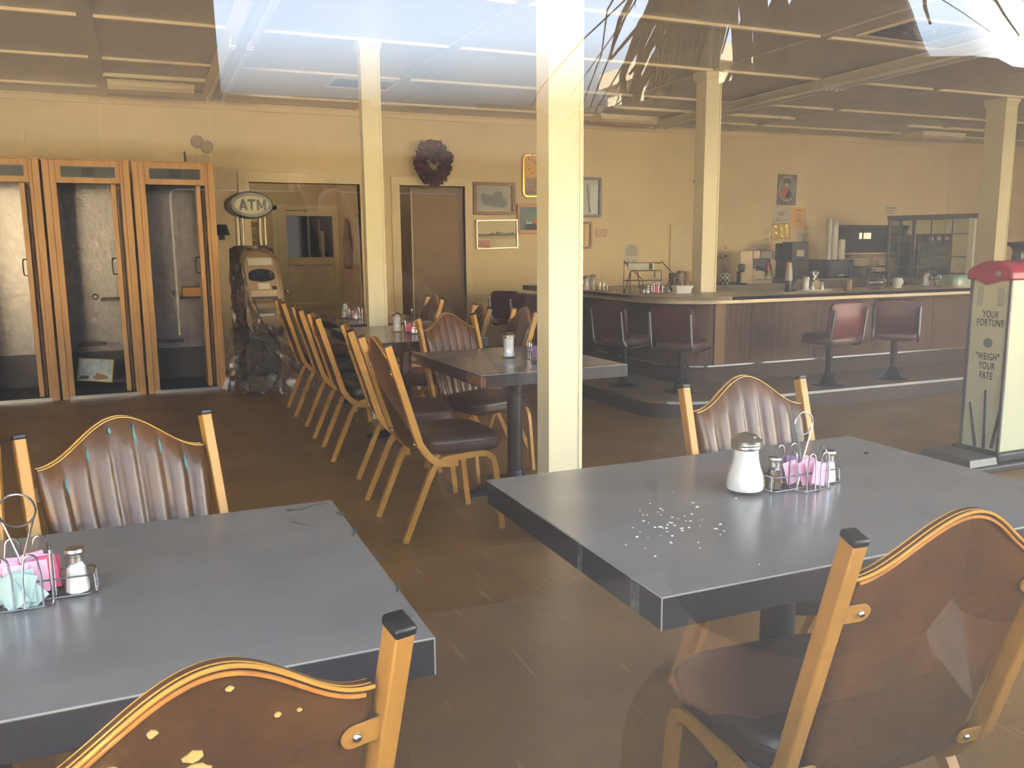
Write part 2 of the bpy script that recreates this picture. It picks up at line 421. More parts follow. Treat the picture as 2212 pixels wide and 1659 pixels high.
for i, (a, b) in enumerate(zip(FX, FX[1:])):
    a2, b2 = max(a, XL+.05), min(b, XR-.05)
    d = struct('window_%d' % (i+1), loc=(a2, YF-.03, WZ0)); ww, hh = b2-a2, WZ1-WZ0
    m_ = MB(); m_.box(0,.03,-.03,.03,0,hh); m_.box(ww-.03,ww,-.03,.03,0,hh); m_.box(.03,ww-.03,-.03,.03,0,.045); m_.box(.03,ww-.03,-.03,.03,hh-.045,hh)
    m_.build('frame', M_alum, d, smooth=0)
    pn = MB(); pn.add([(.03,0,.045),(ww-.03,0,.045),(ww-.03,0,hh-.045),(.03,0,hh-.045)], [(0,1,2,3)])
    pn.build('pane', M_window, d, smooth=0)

# small wall fittings of the structure kind: cupboard panel behind the counter pillar
x0, z1 = P(1447,486,y=YB).x, P(1447,486,y=YB).z
t = MB(); zz = .8; xw = .86
t.box(x0,x0+.09,YB-.03,YB,zz,z1); t.box(x0+xw-.09,x0+xw,YB-.03,YB,zz,z1); t.box(x0+.09,x0+xw-.09,YB-.03,YB,z1-.12,z1); t.box(x0+.09,x0+xw-.09,YB-.012,YB,zz,z1-.12)
S_(t.build('trim_9', M_trimp, bevel=.004, smooth=0))
# ------------------------------------------------------------------ banquet chairs
M_gold = mat('gold_frame_paint', (172,126,56), 0.38, 0.1, var=0.07, scale=18)
M_vinyl = mat('brown_vinyl', (90,58,25), 0.33, rgb2=(70,45,20), scale=9, bump=0.25, bscale=55, spec=0.6)
M_seat = mat('dark_brown_seat_vinyl', (62,48,40), 0.38, rgb2=(52,40,34), scale=6, bump=0.15, bscale=70, spec=0.6)
M_welt = mat('gold_welt', (214,160,70), 0.35, 0.2)
M_worn = mat('worn_orange_vinyl', (206,140,58), 0.4, rgb2=(170,110,50), scale=26)
M_teal = mat('teal_split_lining', (60,120,120), 0.7)
M_chip = mat('worn_patch_cloth', (206,176,104), 0.8)
W = .22
def lean(z): return -.305+.30*(.924-z)
def ztop(x):
    a = min(1.0, abs(x)/.198); return .852+.096*(.5+.5*math.cos(PI*a))
def hw(z):
    return .197 - .022*max(0, (.80-z)/.33)
def make_chair(name='banquet_chair'):
    r = thing(name, 'x', 'chair')
    for s in (-1, 1):
        x = s*W
        path = [(x,lean(.924),.924),(x,lean(.70),.70),(x,lean(.50),.50)] + bez([(x,lean(.46),.46),(x,-.128,.405),(x,-.085,.368),(x,-.02,.356),(x,.02,.358)], 4)
        p = MB().tube(path, 0, sq=(.026,.034)).build('back_post', M_gold, r, bevel=.003, smooth=50)
        MB().obox((x,lean(.926),.928), (.029,.037,.014), rx=rad(16.7)).build('post_cap', M_black, p, bevel=.004)
        rear = [(x,-.25,0),(x,-.19,.14)] + bez([(x,-.125,.29),(x,-.095,.345),(x,-.05,.376),(x,.03,.383)], 4)
        MB().tube(rear, 0, sq=(.024,.028)).build('leg', M_gold, r, smooth=50)
        fr = [(x,.03,.383)] + bez([(x,.10,.388),(x,.165,.384),(x,.20,.355),(x,.214,.30)], 4) + [(x,.245,0)]
        MB().tube(fr, 0, sq=(.024,.028)).build('leg', M_gold, r, smooth=50)
    MB().bar((-W,.13,.395),(W,.13,.395),.03,.022).build('crossbar', M_gold, r, smooth=0)
    MB().bar((-W,-.09,.385),(W,-.09,.385),.03,.022).build('crossbar', M_gold, r, smooth=0)
    # seat: stacked outlines
    def outl(sc, z, n=36):
        pts = []
        for i in range(n):
            t = 2*PI*i/n; c, s_ = math.cos(t), math.sin(t); e = .45
            u = math.copysign(abs(c)**e, c); v = math.copysign(abs(s_)**e, s_)
            y = .07+.195*v; wx = .222+.014*v
            pts.append(Vector((u*wx*sc, .07+(y-.07)*sc, z)))
        return pts
    MB().rings([outl(.93,.395),outl(.985,.402),outl(1.0,.42),outl(1.0,.442),outl(.985,.458),outl(.93,.472),outl(.78,.481),outl(.5,.486),outl(.2,.488)]).build('seat', M_seat, r, smooth=60)
    MB().tube(outl(1.003,.446), .004, 6, closed=True).build('piping', M_seat, r, smooth=60)
    # backrest: ribbed front, plain vinyl back
    nu, nv = 57, 12; grid = {}
    vs, fs = [], []
    zb0 = .395
    def edge(u, v):
        e = min((1-abs(u))*.197, (1-v)*.4, v*.4); return min(1.0, max(0.0, e/.018))
    for side in (0, 1):
        for j in range(nv+1):
            for i in range(nu+1):
                u = -1+2*i/nu; v = j/nv
                x0 = u*.197; zt = ztop(x0); zb = zb0+.03*abs(u)**3; z = zb+(zt-zb)*v; x = u*hw(z)
                e = math.sqrt(edge(u, v))
                if side == 0:
                    q = (u*.197+.197)/(2*.197)*7; g = abs((q % 1)-.5)*2
                    rib = .011*(1-g**4)*min(1, (1-v)*9)
                    d = .006+(.007+rib)*e
                else: d = -.006-.006*e
                grid[side, j, i] = len(vs); vs.append((x, lean(z)+d+.008, z+d*.3))
    for j in range(nv):
        for i in range(nu):
            fs.append((grid[0,j,i],grid[0,j,i+1],grid[0,j+1,i+1],grid[0,j+1,i])); fs.append((grid[1,j,i],grid[1,j+1,i],grid[1,j+1,i+1],grid[1,j,i+1]))
    for i in range(nu):
        for j in (0, nv): fs.append((grid[0,j,i],grid[1,j,i],grid[1,j,i+1],grid[0,j,i+1]))
    for j in range(nv):
        for i in (0, nu): fs.append((grid[0,j,i],grid[0,j+1,i],grid[1,j+1,i],grid[1,j,i]))
    MB().add(vs, fs).build('backrest', M_vinyl, r, smooth=60)
    wl = MB()
    for off, dz, rr in (.0215,-.0012,.0015), (.0105,-.0012,.0017), (.0005,-.0010,.0027):
        wl.tube([(x, lean(ztop(x))+off-.003, ztop(x)+dz) for x in [-.196+.392*i/40 for i in range(41)]], rr, 6)
    wl.build('welt', M_welt, r, smooth=60)
    wb = MB(); wb.tube([(x, lean(ztop(x)-.013)-.0028, ztop(x)-.0105) for x in [-.185+.37*i/40 for i in range(41)]], .0030, 6)
    wb.build('worn_edge', M_worn, r, smooth=60)
    for s in (-1, 1):
        for z in (.79, .452):
            x = s*W
            b = MB(); poly = [(0,-.016),(-.036,-.016)]+arc(-.036,0,.016,-PI/2,-1.5*PI,8)+[(0,.016)]
            poly = [(p*(1 if s > 0 else -1), q) for p, q in poly]
            Mb = Matrix.Translation((x-s*.012, lean(z)-.010, z)) @ Matrix.Rotation(rad(16.7),4,'X')
            b.prism(poly, -.0022, .0022, M=Mb, axis='y')
            bo = b.build('bracket', M_gold, r, smooth=30)
            MB().lathe([(.0001,-.0055),(.004,-.005),(.006,-.003),(.0065,0)], 10, M=Mb @ Matrix.Translation((-s*.033,-.002,0)) @ Matrix.Rotation(-PI/2,4,'X')).build('screw', M_chrome, bo)
    return r

CHAIR = make_chair()
G_ = 'banquet chairs around the dining tables'
CHAIR['group'] = G_
def put_chair(x, y, deg, label, first=[True]):
    if first[0]:
        first[0] = False; c = CHAIR; c.location = (x,y,0); c.rotation_euler = (0,0,rad(deg)); c['label'] = label
        return c
    return dup(CHAIR, (x,y,0), rad(deg), label, G_)
c_FL = put_chair(-.047, 1.15, 14.5, 'nearest gold-framed brown chair, seen from behind, with pale flaked patches on its back')
c_FR = put_chair(1.186, 1.205, -4.6, 'gold-framed brown chair seen from behind in front of the right front table')
put_chair(1.715, 1.87, 178, 'ribbed brown chair facing the window behind the right front table and its sugar pourer')
c_BL = put_chair(.005, 2.02, 198, 'ribbed brown chair facing the window behind the left front table, splits in its seams')
put_chair(-.565, 1.90, 180, 'chair at the left edge behind the left front table, only its pale post showing')
put_chair(1.266, 3.92, -88, 'side-on chair nearest the window at the table with the chipped corner')
put_chair(1.30, 4.63, -97, 'second side-on chair back, tucked in just behind the side-on chair nearest the window')
put_chair(1.286, 5.57, -93, 'side-on chair at the near left corner of the table in front of the left pillar')
put_chair(1.30, 6.31, -92.5, 'side-on chair at the far left of the table in front of the left pillar')
put_chair(1.30, 7.19, -90.7, 'side-on chair farthest back, its post overlapping the cash machine')
put_chair(1.82, 4.80, 199, 'ribbed brown chair facing the window, behind the table with the chipped corner')
put_chair(1.98, 7.06, 88, 'dark chair back in front of the brown door, right of the left pillar')
put_chair(1.945, 5.86, 83, 'chair with its back to the counter, below the framed vehicle photo')
put_chair(2.07, 5.36, 86, 'chair seen in front of the maroon stool back just left of the main pillar')

# flaked patches and teal splits on the two chairs that show them
def patches(ch):
    rnd = random.Random(3)
    m_ = MB()
    for (cx, cz, a, b) in ((-.014,.846,.011,.007),(-.012,.824,.016,.010),(-.095,.864,.010,.004),(-.055,.893,.005,.004),(.075,.862,.004,.003),(-.135,.838,.011,.004),(.10,.858,.003,.002),(.02,.918,.004,.003)):
        n = 11; poly = [(cx+a*math.cos(2*PI*i/n)*(.7+.5*rnd.random()), cz+b*math.sin(2*PI*i/n)*(.7+.5*rnd.random())) for i in range(n)]
        vs = []
        for p, q in poly: vs += [(p, lean(q)-.0078, q), (p, lean(q)-.0035, q)]
        fs = [tuple(range(0,2*n,2)), tuple(range(2*n-1,-1,-2))]+[(2*i,2*i+1,(2*i+3) % (2*n),(2*i+2) % (2*n)) for i in range(n)]
        m_.add(vs, fs)
    m_.build('worn_patch', M_chip, ch, smooth=0)
def splits(ch):
    m_ = MB()
    for i, (t0, t1) in enumerate(((.80,.90),(.86,.95),(.93,.97),(.82,.975),(.86,.95),(.80,.93)), 1):
        x = -(-.197+.394*i/7)
        z0, z1 = .455+(ztop(x)-.455)*t0, .455+(ztop(x)-.455)*t1
        m_.add([(x-.001,lean(z0)+.0262,z0),(x+.004,lean((z0+z1)/2)+.0262,(z0+z1)/2),(x,lean(z1)+.0262,z1),(x-.004,lean((z0+z1)/2)+.0262,(z0+z1)/2),
                (x-.001,lean(z0)+.0195,z0),(x+.004,lean((z0+z1)/2)+.0195,(z0+z1)/2),(x,lean(z1)+.0195,z1),(x-.004,lean((z0+z1)/2)+.0195,(z0+z1)/2)],
               [(0,1,2,3),(7,6,5,4),(0,4,5,1),(1,5,6,2),(2,6,7,3),(3,7,4,0)])
    m_.build('seam_split', M_teal, ch, smooth=0)
patches(c_FL); splits(c_BL)

# ------------------------------------------------------------------ dining tables
def top_material():
    m = mat('grey_laminate', (132,132,131), 0.22, rgb2=(123,123,122), scale=5, spec=0.55)
    nt = m.node_tree; b = nt.nodes['Principled BSDF']; ramp = [n for n in nt.nodes if n.type == 'VALTORGB'][0]
    tc = [n for n in nt.nodes if n.type == 'TEX_COORD'][0]
    n = nt.nodes.new('ShaderNodeTexNoise'); n.inputs['Scale'].default_value = 420; nt.links.new(tc.outputs['Object'], n.inputs['Vector'])
    r = nt.nodes.new('ShaderNodeMapRange'); r.inputs['To Min'].default_value = .85; r.inputs['To Max'].default_value = 1.15; nt.links.new(n.outputs['Fac'], r.inputs['Value'])
    mu = nt.nodes.new('ShaderNodeMix'); mu.data_type = 'RGBA'; mu.blend_type = 'MULTIPLY'; mu.inputs['Factor'].default_value = 1
    nt.links.new(ramp.outputs[0], mu.inputs['A']); nt.links.new(r.outputs[0], mu.inputs['B']); nt.links.new(mu.outputs['Result'], b.inputs['Base Color'])
    return m
M_lam = top_material()
M_edge = mat('black_table_edge', (30,30,33), 0.45, rgb2=(44,43,50), scale=11)
M_rim = mat('laminate_rim', (150,148,140), 0.5)
M_ped = mat('pedestal_black', (34,36,38), 0.4, 0.2)
M_rawwood = mat('bare_particle_board', (140,92,56), 0.85, rgb2=(110,68,40), scale=30)
TH = .75
def table(x0, x1, y0, y1, deg, label):
    cx, cy = (x0+x1)/2, (y0+y1)/2; a, b = (x1-x0)/2, (y1-y0)/2
    r = thing('dining_table', label, 'table', (cx,cy,0), rad(deg), 'grey-topped dining tables')
    t = MB().box(-a,a,-b,b,TH-.064,TH-.003).build('edge_band', M_edge, r, bevel=.002, smooth=0)
    MB().box(-a+.0008,a-.0008,-b+.0008,b-.0008,TH-.003,TH).build('tabletop', M_lam, r, smooth=0)
    e = MB(); 
    e.tube([(-a,-b,TH-.002),(a,-b,TH-.002),(a,b,TH-.002),(-a,b,TH-.002)], .0016, 6, closed=True)
    for q in ((-a,-b),(a,-b)): e.tube([(q[0],q[1],TH-.063),(q[0],q[1],TH-.002)], .0015, 6)
    e.build('rim_line', M_rim, r, smooth=0)
    MB().tube([(0,0,.05),(0,0,TH-.064)], .043, 14).build('column', M_ped, r)
    MB().box(-.16,.16,-.16,.16,TH-.075,TH-.0641).build('mounting_plate', M_ped, r, smooth=0)
    for k in range(4):
        an = k*PI/2+PI/4*0
        c, s_ = math.cos(an), math.sin(an)
        prof = [(.03,.075),(.10,.062),(.24,.035),(.30,.022)]
        rg = []
        for d, h in prof:
            wv = .04 if d < .2 else .032
            rg.append([Vector((c*d-s_*q*wv, s_*d+c*q*wv, zz)) for q, zz in ((-1,.0),(1,.0),(1,h*.7),(.55,h),(-.55,h),(-1,h*.7))])
        MB().rings(rg).build('foot', M_ped, r, smooth=40)
    MB().lathe([(.0001,.0),(.075,.0),(.07,.07),(.05,.10),(.043,.12)], 16).build('hub', M_ped, r)
    return r
tL = table(-1.02, .381, 1.217, 2.03, 0, 'grey table at the left front with a scuffed back corner')
tR = table(.794, 2.042, 1.201, 2.038, 0, 'grey table at the right front with scattered crumbs and pink packets')
t2 = table(1.43, 2.25, 3.785, 4.79, 2, 'grey table behind the main pillar with one broken brown corner')
t3 = table(1.295, 2.10, 5.373, 6.54, 2, 'grey table standing just in front of the left pillar')
t4 = table(1.37, 2.16, 6.80, 7.95, 1, 'grey table farthest back, behind the left pillar')
# broken corner of the middle table
m_ = MB(); a, b = .41, .5025
m_.box(-a-.003, -a+.03, -b-.002, -b+.20, TH-.066, TH-.006)
m_.build('broken_corner', M_rawwood, t2, bevel=.01, seg=1, smooth=0)
# pale tape marks on the near edge of the right front table
m_ = MB(); a, b = .624, .4185
for y0, y1, z0 in ((-.12,-.10,.0),(-b+.075,-b+.105,.0)):
    m_.box(-a-.0012,-a+.001,y0,y1,TH-.062,TH-.004)
m_.build('tape_mark', mat('tape_grey', (92,96,96), .6, rgb2=(52,52,54), scale=60), tR, smooth=0)
# scuffed back edge of the left front table, crumbs on the right one
M_scuff = mat('worn_laminate', (84,84,86), 0.6, rgb2=(70,70,74), scale=20)
rnd = random.Random(11)
m_ = MB()
def flake(m_, cx, cy, a, b, z, rot=0, n=12, h=.0006):
    pts = []
    for i in range(n):
        q = .65+.5*rnd.random(); x, y = a*math.cos(2*PI*i/n)*q, b*math.sin(2*PI*i/n)*q
        pts.append((cx+x*math.cos(rot)-y*math.sin(rot), cy+x*math.sin(rot)+y*math.cos(rot)))
    m_.prism(pts, z, z+h)
lx, ly = -(-1.02+.381)/2, -(1.217+2.03)/2
for u, v, a, b, ro in ((655,1100,.028,.006,.2),(690,1090,.03,.006,.1),(630,1102,.012,.014,.5),(735,1110,.01,.02,.3),(765,1150,.006,.03,-.35),(815,1205,.005,.022,-.35),(860,1270,.005,.02,-.3),(875,1335,.018,.004,.2),(645,1130,.004,.03,.5)):
    p = P(u,v,z=TH); flake(m_, p.x+lx, p.y+ly, a, b, TH, ro)
m_.build('scuffed_edge', M_scuff, tL, smooth=0)
# ------------------------------------------------------------------ things on the tables
M_pink = mat('pink_packet_paper', (236,170,200), 0.6, rgb2=(242,196,218), scale=40)
M_hotpink = mat('bright_pink_packet_paper', (226,92,130), 0.6)
M_green = mat('pale_green_packet_paper', (172,200,196), 0.6)
M_violet = mat('violet_packet_paper', (120,86,126), 0.6)
M_wire = mat('plated_wire', (205,205,208), 0.2, 1.0)
def make_pourer(kind):
    r = thing('sugar_pourer', 'x', 'sugar pourer')
    if kind == 'bell':
        pr = [(.0,.003),(.040,.003),(.0445,.010),(.0455,.022),(.043,.042),(.037,.062),(.0325,.080),(.0315,.100),(.0315,.112)]
    else:
        pr = [(.0,.003),(.036,.003),(.0375,.010),(.034,.022),(.031,.028),(.031,.100),(.033,.106),(.032,.112)]
    MB().lathe(pr, 24).build('glass_jar', M_clear, r)
    inner = [(.0,.008)]+[(max(.001,a-.003), max(.008,b)) for a, b in pr[1:-1]]+[(pr[-2][0]-.004,.1035),(.0,.106)]
    MB().lathe(inner, 24).build('sugar', M_sugar, r)
    MB().lathe([(.033,.108),(.0355,.109),(.0355,.113),(.0345,.1145),(.0355,.116),(.0355,.119),(.0345,.1205),(.0362,.122),(.0362,.126),(.030,.132),(.016,.140),(.007,.1435),(.0,.144)], 28).build('lid', M_steel, r)
    f = MB().lathe([(.0001,.0),(.006,.001),(.0065,.004),(.003,.006),(.0,.0062)], 12)
    f.build('spout_flap', M_chrome, r, M=Matrix.Translation((.012,-.014,.1365)) @ Matrix.Rotation(rad(28),4,'X'))
    return r
def make_shaker(fill, fm):
    r = thing(fill+'_shaker', 'x', fill+' shaker')
    n = 8
    pr = [(.0,.002),(.0205,.002),(.0225,.006),(.0215,.012),(.018,.040),(.0168,.052),(.013,.060),(.013,.064)]
    MB().lathe(pr, n).build('glass', M_clear, r, smooth=20)
    MB().lathe([(.0,.004),(.0195,.005),(.0188,.014),(.0155,.042),(.0148,.050),(.0,.052)], n).build(fill, fm, r, smooth=20)
    MB().lathe([(.0125,.060),(.0125,.066),(.0138,.0665),(.0138,.069),(.012,.070),(.012,.072),(.0165,.075),(.018,.079),(.0165,.084),(.010,.0865),(.0,.087)], 18).build('lid', M_steel, r)
    return r
def make_caddy():
    r = thing('condiment_caddy', 'x', 'caddy')
    m_ = MB(); R_ = .0019
    m_.tube([(a,b,.006) for a, b in rrect(.232,.056,.012)], R_, 6, closed=True)
    m_.tube([(a,b,.040) for a, b in rrect(.226,.052,.012)], R_, 6, closed=True)
    m_.tube([(a,b,.004) for a, b in rrect(.098,.112,.012)], R_, 6, closed=True)
    for x in (-.1155,.1155): 
        m_.tube([(x,-.015,.006),(x*.98,-.015,.04)], R_, 6); m_.tube([(x,.015,.006),(x*.98,.015,.04)], R_, 6)
    m_.build('wire_frame', M_wire, r)
    m_ = MB()
    def pin(cx, cy, dx, dy, h):
        w_ = .014
        pts = [(cx-dx*w_,cy-dy*w_,.003),(cx-dx*w_,cy-dy*w_,h*.6)] + [(cx+dx*w_*.75*math.cos(a),cy+dy*w_*.75*math.cos(a),h-.012+.012*math.sin(a)) for a in [PI-PI*i/8 for i in range(9)]] + [(cx+dx*w_,cy+dy*w_,h*.6),(cx+dx*w_,cy+dy*w_,.003)]
        m_.tube(pts, R_, 6)
    pin(-.022,-.054,1,0,.098); pin(.022,-.054,1,0,.098); pin(-.022,.054,1,0,.098); pin(.022,.054,1,0,.098)
    pin(-.049,-.02,0,1,.10); pin(.049,-.02,0,1,.10)
    m_.build('divider_pins', M_wire, r)
    m_ = MB(); rr, cz = .029, .163
    pts = [(-.012,0,.004),(.006,0,.085)]+[(rr*math.cos(a),.003*math.sin(a/2),cz+rr*math.sin(a)) for a in [rad(-28)+rad(236)*i/22 for i in range(23)]]
    pts += [(rr*math.cos(a),.004,cz+rr*math.sin(a)) for a in [rad(208)+rad(300)*i/24 for i in range(0,12)]] if False else []
    pts += [(-.006,.002,.085),(.012,0,.004)]
    m_.tube(pts, R_, 7)
    m_.tube([(rr*math.cos(a),.002,cz+rr*math.sin(a)) for a in [2*PI*i/28 for i in range(28)]], R_*.9, 6, closed=True)
    m_.build('ring_handle', M_wire, r)
    return r
def make_packet(m_):
    return MB().box(-.019,.019,-.0013,.0013,0,.058).build('sweetener_packet', m_, None, bevel=.001, seg=1, smooth=0)
CADDY = make_caddy(); BELL = make_pourer('bell'); STR = make_pourer('straight'); SALT = make_shaker('salt', M_salt); PEP = make_shaker('pepper', M_pepper)
PK = {k: make_packet(m_) for k, m_ in (('pink',M_pink),('hot',M_hotpink),('green',M_green),('violet',M_violet))}
USED = set()
def place(src, loc, rz, label, group, rx=None, scale=None):
    if src.name not in USED:
        USED.add(src.name); o = src; o.location = loc; o.rotation_euler = (0,0,rz); o['label'] = label
        if group: o['group'] = group
        if scale: o.scale = scale
    else:
        o = dup(src, loc, rz, label, group, scale)
    if rx is not None: o.rotation_euler = rx
    return o
G_P, G_C, G_S = 'glass sugar pourers', 'wire condiment caddies', 'small glass shakers'
def flat(p, z): return (p.x, p.y, z)
def packets(kind, c, n, label, group, cat='packet', y0=-.03, x0=0, spread=.018, tilt=-12, seed=1, roll=28, dy=.009, z=.009):
    rnd = random.Random(seed)
    for i in range(n):
        o = place(PK[kind], (c[0]+x0+rnd.uniform(-spread,spread), c[1]+y0+i*dy, c[2]+z+rnd.uniform(0,.006)), 0, label, group,
                  rx=(rad(tilt+rnd.uniform(-6,6)), rad(rnd.uniform(-roll,roll)), rad(rnd.uniform(-14,14))))
        o['category'] = cat
# right front table
cR = P(1737,1052,z=TH); cR = (cR.x, cR.y+.01, TH)
place(BELL, (P(1614,1062,z=TH).x-.008,P(1614,1062,z=TH).y,TH), rad(-20), 'bell-shaped glass sugar pourer on the right front table', G_P, scale=(1.06,1.06,1.06))
place(CADDY, cR, rad(3), 'wire caddy of pink packets on the right front table', G_C)
place(PEP, (cR[0]-.085, cR[1]+.003, TH+.0005), .2, 'pepper shaker behind the bell-shaped sugar pourer on the right front table', G_S)
place(SALT, (cR[0]+.085, cR[1]-.002, TH+.0005), .3, 'salt shaker at the right of the caddy on the right front table', G_S)
packets('pink', cR, 7, 'pink packet in the caddy on the right front table', 'pink packets on the right front table', y0=-.043, spread=.03, seed=5, roll=22)
packets('violet', cR, 3, 'violet packet at the back of the caddy on the right front table', 'violet packets on the right front table', y0=.025, spread=.02, seed=8)
# left front table
cL = P(52,1306,z=TH); cL = (cL.x, cL.y+.022, TH)
place(CADDY, cL, rad(-2), 'wire caddy of pink and pale green packets on the left front table', G_C)
place(SALT, (cL[0]+.084, cL[1]-.004, TH+.0005), .2, 'salt shaker in the caddy on the left front table', G_S)
packets('pink', cL, 8, 'pink packet standing in the caddy on the left front table', 'pink packets on the left front table', y0=-.022, spread=.022, seed=3, tilt=-8, roll=16, dy=.008)
packets('green', cL, 5, 'pale green packet leaning in the front of the caddy on the left front table', 'pale green packets on the left front table', y0=-.052, spread=.034, seed=12, roll=48, dy=.006, z=.004)
packets('hot', cL, 2, 'red-pink packet beside the salt shaker on the left front table', 'red packets on the left front table', y0=-.002, x0=.036, spread=.004, seed=2, roll=6)
# the tables further back
for (u, v, cu, cv, pk, tn, d) in ((1099,772,1136,768,'hot','the table with the broken corner',2), (858,716,874,714,'hot','the table in front of the left pillar',2), (746,687,757,686,'pink','the farthest grey table',1)):
    p = P(u,v,z=TH); c = P(cu,cv,z=TH); c = (c.x+.012, p.y-.125, TH)
    place(STR, (p.x,p.y,TH), .4, 'straight-sided glass sugar pourer on '+tn, G_P)
    place(CADDY, c, rad(80), 'wire caddy with packets on '+tn, G_C)
    place(SALT, (c[0]-.0148, c[1]-.0837, TH+.0005), .1, 'salt shaker by the caddy on '+tn, G_S)
    packets(pk, c, 4, 'pink packet in the caddy on '+tn, 'pink packets on '+tn, y0=-.03, x0=(.02 if u == 1099 else -.012), spread=.02, seed=u, roll=25, dy=.014)
    if u == 1099: packets('violet', c, 3, 'grey violet packet in the caddy on '+tn, 'violet packets on '+tn, y0=-.02, x0=-.03, spread=.008, seed=4, roll=15, dy=.014)
# crumbs and a dark speck
m_ = MB(); rnd = random.Random(21)
for i in range(46):
    u, v = rnd.gauss(1462,60), rnd.gauss(1138,26); p = P(u,v,z=TH); s_ = rnd.choice((.0012,.0012,.0018,.003))
    flake(m_, p.x, p.y, s_*rnd.uniform(1,2), s_, TH, rnd.uniform(0,3), 7, .001)
for u, v, a, b in ((1376,1160,.004,.002),(1440,1141,.004,.003),(1556,1133,.005,.002),(1590,1077,.004,.0025),(1640,1290-70,.002,.001)):
    p = P(u,v,z=TH); flake(m_, p.x, p.y, a, b, TH, .3, 8, .0012)
tag(m_.build('crumbs', mat('crumb', (232,228,214), .8), smooth=0), 'white crumbs scattered over the right front table', 'crumbs', kind='stuff')
m_ = MB(); p = P(1871,980,z=TH)
m_.lathe([(.0,0),(.006,.001),(.007,.003),(.004,.005),(.0,.0055)], 10, (p.x,p.y,TH)); m_.tube([(p.x+.005,p.y,TH+.003),(p.x+.013,p.y+.004,TH+.004)], .001, 5)
tag(m_.build('dark_speck', M_black), 'small dark speck with a stalk near the back of the right front table', 'speck')

# ------------------------------------------------------------------ lunch counter, platform, stools
CZ, PZ = .923, .135
M_ctop = mat('counter_laminate', (184,170,140), 0.35, var=0.05, scale=12)
M_cedge = mat('counter_edge_metal', (182,168,140), 0.42, 0.3)
M_cpanel = mat('counter_panel', (92,66,52), 0.5, rgb2=(76,54,43), scale=5, stretch=(14,14,.7), spec=0.25)
M_kick = mat('counter_kick', (66,52,44), 0.5, spec=.25)
M_plat = mat('platform_linoleum', (128,108,80), 0.5, var=.08, scale=4)
M_riser = mat('platform_riser', (60,48,42), 0.5)
def outline(x, y, r, xr, ytop, n=14):
    """left edge x, front edge y, rounded corner r, open to the right and to the back"""
    return [(x,ytop)] + [(x+r-r*math.cos(a), y+r-r*math.sin(a)) for a in [PI/2*i/n for i in range(n+1)]] + [(xr,y)]
def band(path, t, z0, z1):
    """strip of thickness t standing along a path"""
    vs, fs = [], []; n = len(path)
    for i, p in enumerate(path):
        a = Vector(path[max(0,i-1)]); b = Vector(path[min(n-1,i+1)]); d = (b-a).normalized(); nn = Vector((d.y,-d.x))
        q = Vector(p)-nn*t*-1
        for pp in (Vector(p), Vector(p)-nn*t):
            vs += [(pp.x,pp.y,z0),(pp.x,pp.y,z1)]
    for i in range(n-1):
        o = 4*i
        fs += [(o,o+1,o+5,o+4),(o+2,o+6,o+7,o+3),(o+1,o+3,o+7,o+5),(o,o+4,o+6,o+2)]
    fs += [(0,2,3,1),(4*n-4,4*n-3,4*n-1,4*n-2)]
    return MB().add(vs, fs)
def slab(out, inn, z0, z1):
    return MB().prism(out+inn, z0, z1)
r = thing('lunch_counter', 'long brown lunch counter with a rounded corner and tan top', 'counter', (0,0,0))
XE = 10.6
co = outline(3.93, 5.92, .62, XE, 8.9)
inn = [(XE,6.60),(4.72,6.60),(4.64,6.68),(4.64,8.9)]
slab(co, inn, CZ-.03, CZ).build('countertop', M_ctop, r, smooth=30)
band(co, .02, CZ-.058, CZ-.001).build('edge_trim', M_cedge, r, smooth=30).location = (0,0,0)
bo = outline(4.24, 6.22, .38, XE, 8.9)
slab(bo, [(XE,6.56),(4.70,6.56),(4.60,6.66),(4.60,8.9)], .29, CZ-.03).build('front_panel', M_cpanel, r, smooth=30)
slab(outline(4.27,6.25,.36,XE,8.9), [(XE,6.56),(4.70,6.56),(4.60,6.66),(4.60,8.9)], PZ+.001, .29).build('kick_panel', M_kick, r, smooth=30)
band(outline(4.232,6.212,.38,XE,8.9), .012, .283, .297).build('chrome_strip', M_chrome, r, smooth=30)
seams = MB()
for x in (5.0,5.75,6.5,7.25): seams.box(x-.003,x+.003,6.2165,6.222,.30,CZ-.06)
seams.build('panel_joint', M_kick, r, smooth=0)
px = P(1557,690,y=6.2).x
MB().box(px-.055,px+.055,6.205,6.219,.30,CZ-.06).build('metal_plate', mat('copper_plate', (104,78,54), .45, .3, var=.06, scale=12), r, smooth=0)
r = thing('counter_platform', 'low stepped platform the counter stools are bolted to', 'platform', (0,0,0))
po = outline(3.60, 5.50, .42, XE, 9.3)
slab(po, [(XE,6.9),(4.7,6.9),(4.7,9.3)], .0, PZ).build('platform_top', M_plat, r, smooth=30)
band([(x-.004 if i < 8 else x, y-.004) for i, (x, y) in enumerate(po)], .004, .002, PZ-.02).build('riser', M_riser, r, smooth=30)
band([(x, y-.006) for x, y in po[8:]], .006, PZ-.018, PZ+.003).build('nosing', mat('aluminium_nosing', (190,190,186), .35, .6), r, smooth=30)

